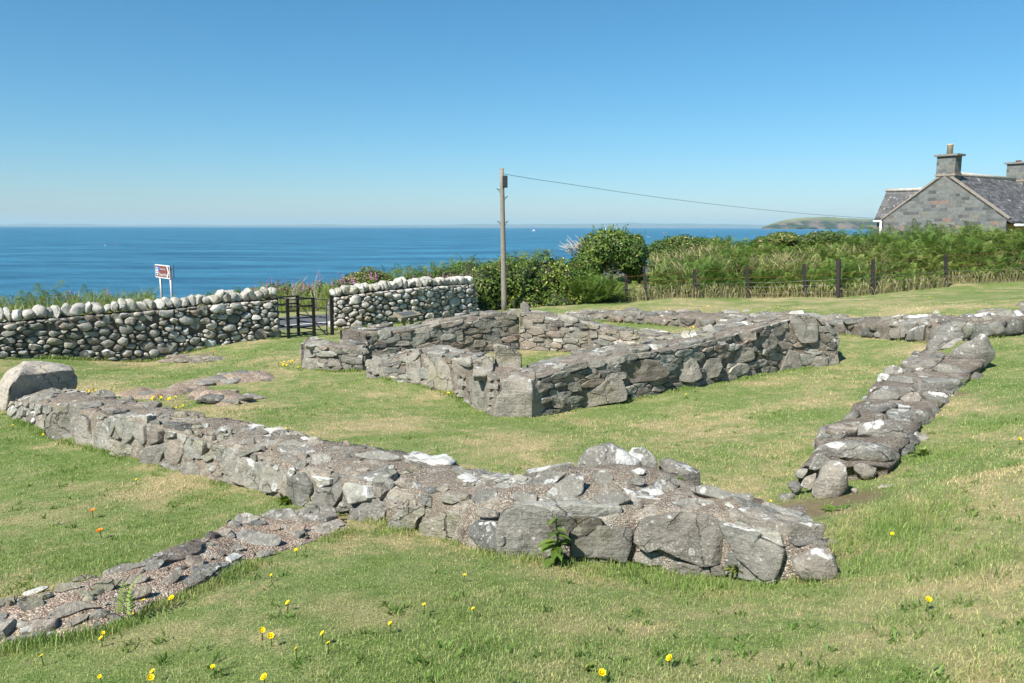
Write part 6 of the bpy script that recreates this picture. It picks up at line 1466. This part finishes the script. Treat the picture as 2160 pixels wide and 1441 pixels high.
def slate_mat():
    m, nt, out = NM("lichened slate"); n = N(nt); g = n.pos(); P = g.outputs['Position']; sp = n.new('ShaderNodeSeparateXYZ'); nt.links.new(P, sp.inputs[0])
    fr = n.math('FRACT', n.math('MULTIPLY', sp.outputs[2], 7.5)); fl = n.math('FLOOR', n.math('MULTIPLY', sp.outputs[2], 7.5))
    f, _ = n.noise(P, 6, 6, .7); a, _ = n.noise(P, 2.0, 5, .65); cb = n.new('ShaderNodeCombineXYZ'); nt.links.new(sp.outputs[0], cb.inputs[0]); nt.links.new(fl, cb.inputs[1]); v = n.vor(cb.outputs[0], 2.5)
    s2 = n.new('ShaderNodeSeparateColor'); nt.links.new(v.outputs['Color'], s2.inputs[0])
    c = n.mix(s2.outputs[0], (.06, .06, .062), (.13, .127, .125)); c = n.mix(n.mr(fr, .0, .12, .75, 0.0), c, (.02, .02, .022)); c = n.mix(n.mr(f, .59, .64), c, (.40, .39, .36)); c = n.mix(n.math('MULTIPLY', n.mr(a, .6, .68), .7), c, (.46, .45, .43)); c = n.mix(n.math('MULTIPLY', n.mr(f, .3, .4, 1, 0), .35), c, (.16, .14, .09))
    n.bsdf(out, c, .75, fr, .5, .02, .3); return m
SLATE = slate_mat(); SKEW = plain("weathered coping stone", (.28, .245, .20), .9, .3, 7); CAPM = plain("grey chimney cap", (.21, .215, .20), .9, .25, 9); POT = plain("buff clay pot", (.55, .42, .29), .8, .2, 10); POTR = plain("red clay pot", (.40, .12, .07), .8, .2, 10); RIDGE = plain("pale ridge tiles", (.46, .42, .36), .9, .35, 5)
GC = np.array([.5325 * 42.0, 42.0, 0]); zE, zA, zG, HW, LEN = 7.47, 9.75, 4.5, 3.12, 9.6
root = thing('cottage', (GC[0], GC[1], zG), 'stone cottage with slate roof, gable chimney and pale skews behind the bracken', 'house')
def hp(a, g_, z): return np.array([GC[0] + RDIR[0] * a + GD[0] * g_, GC[1] + RDIR[1] * a + GD[1] * g_, z])
m = MB(); m.add([hp(0, HW, zG), hp(0, -HW, zG), hp(0, -HW, zE), hp(0, 0, zA), hp(0, HW, zE)], [[0, 1, 2, 3, 4]]); m.add([hp(LEN, HW, zG), hp(LEN, -HW, zG), hp(LEN, -HW, zE), hp(LEN, 0, zA), hp(LEN, HW, zE)], [[4, 3, 2, 1, 0]])
m.add([hp(0, HW, zG), hp(LEN, HW, zG), hp(LEN, HW, zE), hp(0, HW, zE)], [[0, 1, 2, 3]]); m.add([hp(.02, -HW, zG), hp(.28, -HW, zG), hp(.28, -HW, zE - .25), hp(.02, -HW, zE - .25)], [[0, 1, 2, 3]], mi=1)
m.build('gable_wall', [STONE, STONE2], root, smooth=False, origin=hp(0, 0, zG))
m = MB(); m.add([hp(.28, -HW + .25, zG), hp(LEN, -HW + .25, zG), hp(LEN, -HW + .25, zE + .1), hp(.28, -HW + .25, zE + .1)], [[0, 1, 2, 3]]); m.add([hp(.28, -HW, zG), hp(.28, -HW + .25, zG), hp(.28, -HW + .25, zE), hp(.28, -HW, zE)], [[0, 1, 2, 3]])
m.build('brick_wall', BRICK, root, smooth=False, origin=hp(.3, -HW, zG))
m = MB(); sl = (zA - zE) / HW
def zs(g_): return zA - abs(g_) * sl
for sg in (1, -1):
    e = HW + .22; V_ = [hp(.0, 0, zA + .03), hp(LEN, 0, zA + .03), hp(LEN, sg * e, zs(e) + .03), hp(.0, sg * e, zs(e) + .03)]; V_ += [v - UP * .1 for v in V_]; m.add(V_, [[[0, 1, 2, 3], [7, 6, 5, 4], [0, 3, 7, 4], [1, 5, 6, 2], [3, 2, 6, 7]]])
rf = m.build('roof', SLATE, root, smooth=False, origin=hp(0, 0, zA))
m = MB(); tube(m, [hp(.6, 0, zA + .07), hp(LEN - .5, 0, zA + .07)], .11, 8); m.build('ridge_tiles', RIDGE, rf, origin=hp(.6, 0, zA))
for sg in (1, -1):
    m = MB(); a0 = hp(.06, sg * .35, zs(.35) + .1); a1 = hp(.06, sg * (HW + .12), zs(HW + .12) + .1); t_ = unit(a1 - a0); nn = unit(np.cross(t_, RDIR)); box(m, (a0 + a1) / 2, [RDIR, t_, nn], [.10, np.linalg.norm(a1 - a0) / 2, .045]); m.build('skew', SKEW, root, smooth=False, origin=a0)
def chimney(a, hgt, pot, ph):
    m = MB(); z0, z1 = zA - .35, zA + hgt; box(m, hp(a, 0, (z0 + z1) / 2), [RDIR, GD, UP], [.34, .47, (z1 - z0) / 2]); ch_ = m.build('chimney', STONE, root, smooth=False, origin=hp(a, 0, z0))
    m = MB(); box(m, hp(a, 0, z1 + .05), [RDIR, GD, UP], [.45, .60, .05]); m.build('chimney_cap', CAPM, ch_, smooth=False, origin=hp(a, 0, z1))
    m = MB(); box(m, hp(a, 0, zA - .02), [RDIR, GD, UP], [.37, .52, .05]); m.build('flashing', SKEW, ch_, smooth=False, origin=hp(a, 0, zA))
    m = MB(); p0, p1 = hp(a, 0, z1 + .08), hp(a, 0, z1 + .1 + ph); tube(m, [p0, p0 + (p1 - p0) * .86, p0 + (p1 - p0) * .9, p1], [.15, .14, .165, .165], 14); m.build('chimney_pot', pot, ch_, origin=p0)
chimney(.36, .93, POT, .52); chimney(LEN - .8, .95, POTR, .10)
m = MB(); tube(m, [hp(.35, -HW - .27, zE - .32), hp(LEN, -HW - .27, zE - .32)], .07, 8); m.build('gutter', WHITE, root, origin=hp(.3, -HW, zE))
m = MB(); box(m, hp(LEN / 2 + .3, -HW - .02, zE - .22), [RDIR, GD, UP], [LEN / 2 - .3, .2, .03]); m.build('soffit', BOXM, root, smooth=False, origin=hp(LEN / 2, -HW, zE))
m = MB(); q = hp(-.02, HW + .12, 0); tube(m, [[q[0], q[1], zG], [q[0], q[1], zE - .1]], .06, 8); m.build('downpipe', WHITE, root, origin=(q[0], q[1], zG))
# rear wing
A0 = at(1870, 404, 47.5); zR = A0[2]; wl_ = 4.5; fd = -RDIR; rd = -GD; e0 = 1.05; zW = 7.52
def wp(a, f, z): return np.array([A0[0] + rd[0] * a + fd[0] * f, A0[1] + rd[1] * a + fd[1] * f, z])
m = MB()
for sg in (1, -1):
    V_ = [wp(0, 0, zR), wp(wl_, 0, zR), wp(wl_, sg * (e0 + .15), zW - .1), wp(0, sg * (e0 + .15), zW - .1)]; V_ += [v - UP * .09 for v in V_]; m.add(V_, [[[0, 1, 2, 3], [7, 6, 5, 4], [0, 3, 7, 4], [1, 5, 6, 2], [3, 2, 6, 7]]])
r2 = m.build('wing_roof', SLATE, root, smooth=False, origin=wp(0, 0, zR)); m = MB(); tube(m, [wp(-.02, 0, zR + .05), wp(wl_, 0, zR + .05)], .10, 8); m.build('ridge_tiles', RIDGE, r2, origin=wp(0, 0, zR))
m = MB(); m.add([wp(.12, e0, zG), wp(.12, -e0, zG), wp(.12, -e0, zW - .05), wp(.12, 0, zR - .12), wp(.12, e0, zW - .05)], [[0, 1, 2, 3, 4]]); m.add([wp(.12, e0, zG), wp(wl_, e0, zG), wp(wl_, e0, zW - .05), wp(.12, e0, zW - .05)], [[0, 1, 2, 3]]); m.build('wing_wall', [STONE], root, smooth=False, origin=wp(0, 0, zG))
m = MB(); tube(m, [wp(0, e0 + .2, zW - .14), wp(1.2, e0 + .2, zW - .14)], .06, 8); m.build('gutter', WHITE, root, origin=wp(0, e0, zW))

# ------------------------------------------------------------------ far land
def land_mat(name, green, cliff, scale):
    m, nt, out = NM(name); n = N(nt); g = n.pos(); P = g.outputs['Position']; t = n.attr(); mp = n.new('ShaderNodeMapping'); nt.links.new(P, mp.inputs[0]); mp.inputs['Scale'].default_value = (1, .35, 1)
    a, _ = n.noise(mp.outputs[0], scale, 5, .6); v = n.vor(mp.outputs[0], scale * 1.4); s2 = n.new('ShaderNodeSeparateColor'); nt.links.new(v.outputs['Color'], s2.inputs[0])
    c = n.mix(s2.outputs[0], green[0], green[1]); c = n.mix(n.mr(a, .55, .62), c, green[2]); k = n.mix(n.mr(a, .45, .58), cliff[0], cliff[1]); c = n.mix(t[0], c, k); n.bsdf(out, c, .95); return m
def headland(name, prof, d0, dep, mat, rowsf, lo_=-1.0):
    px = np.linspace(prof[0][0], prof[-1][0], 160); ty = np.interp(px, [p[0] for p in prof], [p[1] for p in prof]); V_, T_ = [], []
    dr = ray(1080, 479); 
    for j, (fd_, fh, cl) in enumerate(rowsf):
        for i, p in enumerate(px):
            d = d0 + dep * fd_ + dep * .06 * fbm(np.array([[p * .03, j * .7, 0]]), 90)[0]; base = at(p, 480, d); tp = at(p, ty[i], d0 + dep * .5); h_ = max(tp[2], .2)
            z = h_ * fh * (1 + .12 * fbm(np.array([[p * .05, j * .9, 3]]), 91)[0] * (1 if fh < .98 else .12)); V_.append([base[0], base[1], z if fh > 0 else lo_]); T_.append([cl, 0, 0])
    n_ = len(px); i = (np.arange(len(rowsf) - 1)[:, None] * n_ + np.arange(n_ - 1)[None]).ravel(); m = MB(); m.add(V_, [np.stack([i, i+1, i+n_+1, i+n_], 1)], np.array(T_)); return tag(m.build(name, mat), kind='structure')
HM = land_mat("headland fields and cliffs", ((.13, .16, .05), (.22, .21, .09), (.08, .11, .035)), ((.022, .04, .018), (.15, .11, .085)), .012)
HM2 = land_mat("far coast", ((.03, .05, .035), (.07, .075, .05), (.02, .035, .025)), ((.02, .03, .025), (.07, .06, .05)), .0012)
headland('headland', [(1607,479.6),(1614,477),(1628,471),(1648,465.5),(1675,461),(1700,458.8),(1735,457.8),(1770,459.5),(1810,461.5),(1850,462.5),(1900,462),(1960,465),(2050,463),(2150,466),(2300,462),(2500,470)], 4500, 900,
         HM, [(0, 0, 1), (.01, .1, 1), (.05, .25, 1), (.12, .45, 1), (.2, .62, 1), (.27, .72, .4), (.36, .86, 0), (.5, 1, 0), (.7, .97, 0), (1.0, .6, 0)])
fp = [(-300,473.5),(0,474),(45,472.4),(65,470.8),(90,471.6),(120,473),(160,472),(210,473.6),(270,475),(330,474),(400,473.4),(450,474.6),(500,475),(560,474),(620,474.2),(680,473),(720,474),(790,475.4),(850,474.6),(930,474.4),(990,472.6),(1040,472.4),(1090,473.8),(1120,472.2),(1160,473),(1210,472.4),(1270,472),(1310,470.6),(1328,469.4),(1350,471),(1400,472),(1455,471.6),(1480,472.4),(1530,472.6),(1570,473.6),(1640,474.5),(1800,475),(2400,475)]
headland('far_coast', fp, 25500, 2500, HM2, [(0, 0, 1), (.01, .12, 1), (.08, .3, .3), (.2, .55, 0), (.35, .8, 0), (.5, 1, 0), (1, .8, 0)])
c = at(1809, 471.5, 4500 + 900 * .2); m = MB(); c[2] = max(c[2], 10); box(m, c, [[1, 0, 0], [0, 1, 0], [0, 0, 1]], [8, 5, 5]); r = thing('farmhouse', (c[0], c[1], c[2] - 6), 'tiny white farmhouse on the green headland', 'house'); m.build('wall', WHITE, r, smooth=False, origin=c - [0, 0, 6])
m = MB(); V_ = [c + [-8.4, -5.5, 5], c + [8.4, -5.5, 5], c + [8.4, 5.5, 5], c + [-8.4, 5.5, 5], c + [-8, 0, 9], c + [8, 0, 9]]; m.add(V_, [[[0, 1, 5, 4], [2, 3, 4, 5]], [[0, 4, 3], [1, 2, 5]]]); m.build('roof', SLATE, r, smooth=False, origin=c)
# buoys and boats
BUO = plain("orange red buoy", (.75, .12, .08), .5, .05, 3, bump=0)
def buoy(px, py, rad, mat, lab, grp):
    p = atz(px, py, 0); m = MB(); tube(m, [p + UP * z * rad for z in (-.9, -.4, .3, .8, 1.1, 1.15, 1.9)], [rad * k for k in (.3, .9, 1, .7, .3, .12, .1)], 12); tag(m.build('buoy', mat, origin=p), lab, 'buoy', grp)
def sz(py): return 7 / ((py - 479) / F) / F
for px, py, mt, lab, g_ in [(222, 518, WHITE, 'white fishing buoy on the sea, upper left', None), (245, 518, BUO, 'red fishing buoy on the sea, upper left', None), (1373, 500, BUO, 'red buoy low on the sea beside a white one, right of the ivy bush', None), (1367, 500.5, WHITE, 'white buoy beside a red one, right of the ivy bush', None),
    (1399, 491.5, BUO, 'one of a close pair of red buoys on the sea', 'pair of red buoys'), (1404.5, 491.5, BUO, 'one of a close pair of red buoys on the sea', 'pair of red buoys'), (1502, 488.5, BUO, 'lone red buoy on the sea right of the ivy bush', None)]:
    buoy(px, py, sz(py) * 1.1, mt, lab, g_)
def boat(px, py, L, sail, lab):
    p = atz(px, py, 0); r = thing('sailing_boat' if sail else 'motor_boat', p, lab, 'boat'); m = MB(); V_ = []
    for x, w_ in ((-.5, .12), (-.2, .17), (.2, .15), (.5, .01)):
        for s in (-1, 1): V_ += [p + np.array([x * L, s * w_ * L, .16 * L]), p + np.array([x * L * .92, s * w_ * .6 * L, -.05 * L])]
    Q = [];
    for i in range(3): a = i * 4; Q += [[a, a+4, a+5, a+1], [a+2, a+3, a+7, a+6], [a, a+2, a+6, a+4], [a+1, a+5, a+7, a+3]]
    m.add(V_, [Q, [0, 1, 3, 2]]); m.build('hull', WHITE, r, smooth=False, origin=p)
    m = MB()
    if sail: m.add([p + np.array(q) * L for q in ((-.4, 0, .25), (.35, 0, .25), (.05, .02, 1.35))], [[0, 1, 2]]); tube(m, [p + UP * .1 * L, p + UP * 1.4 * L], .01 * L, 5); m.build('sail', WHITE, r, smooth=False, origin=p)
    else: box(m, p + UP * .27 * L, [[1, 0, 0], [0, 1, 0], [0, 0, 1]], [.14 * L, .1 * L, .12 * L]); m.build('cabin', WHITE, r, smooth=False, origin=p)
boat(1126, 487.5, 7.5, False, 'small white motor boat on the sea just right of the wooden pole'); boat(1277.5, 485.5, 5.5, True, 'tiny sailing boat above the ivy bush'); boat(1384, 480.6, 22, True, 'white sail near the horizon right of the ivy bush')
# ------------------------------------------------------------------ air
m, nt, out = NM("sea haze"); v = nt.nodes.new('ShaderNodeVolumePrincipled'); nt.links.new(v.outputs[0], out.inputs['Volume'])
v.inputs['Color'].default_value = (.60, .86, .98, 1); v.inputs['Density'].default_value = 5.0e-5; v.inputs['Anisotropy'].default_value = 0
mb = MB(); box(mb, [0, 0, 124], [[1, 0, 0], [0, 1, 0], [0, 0, 1]], [33000, 33000, 126.5]); hz = mb.build('haze', m, smooth=False)
tag(hz, 'pale blue sea haze fading the distant coast', 'haze', kind='stuff')
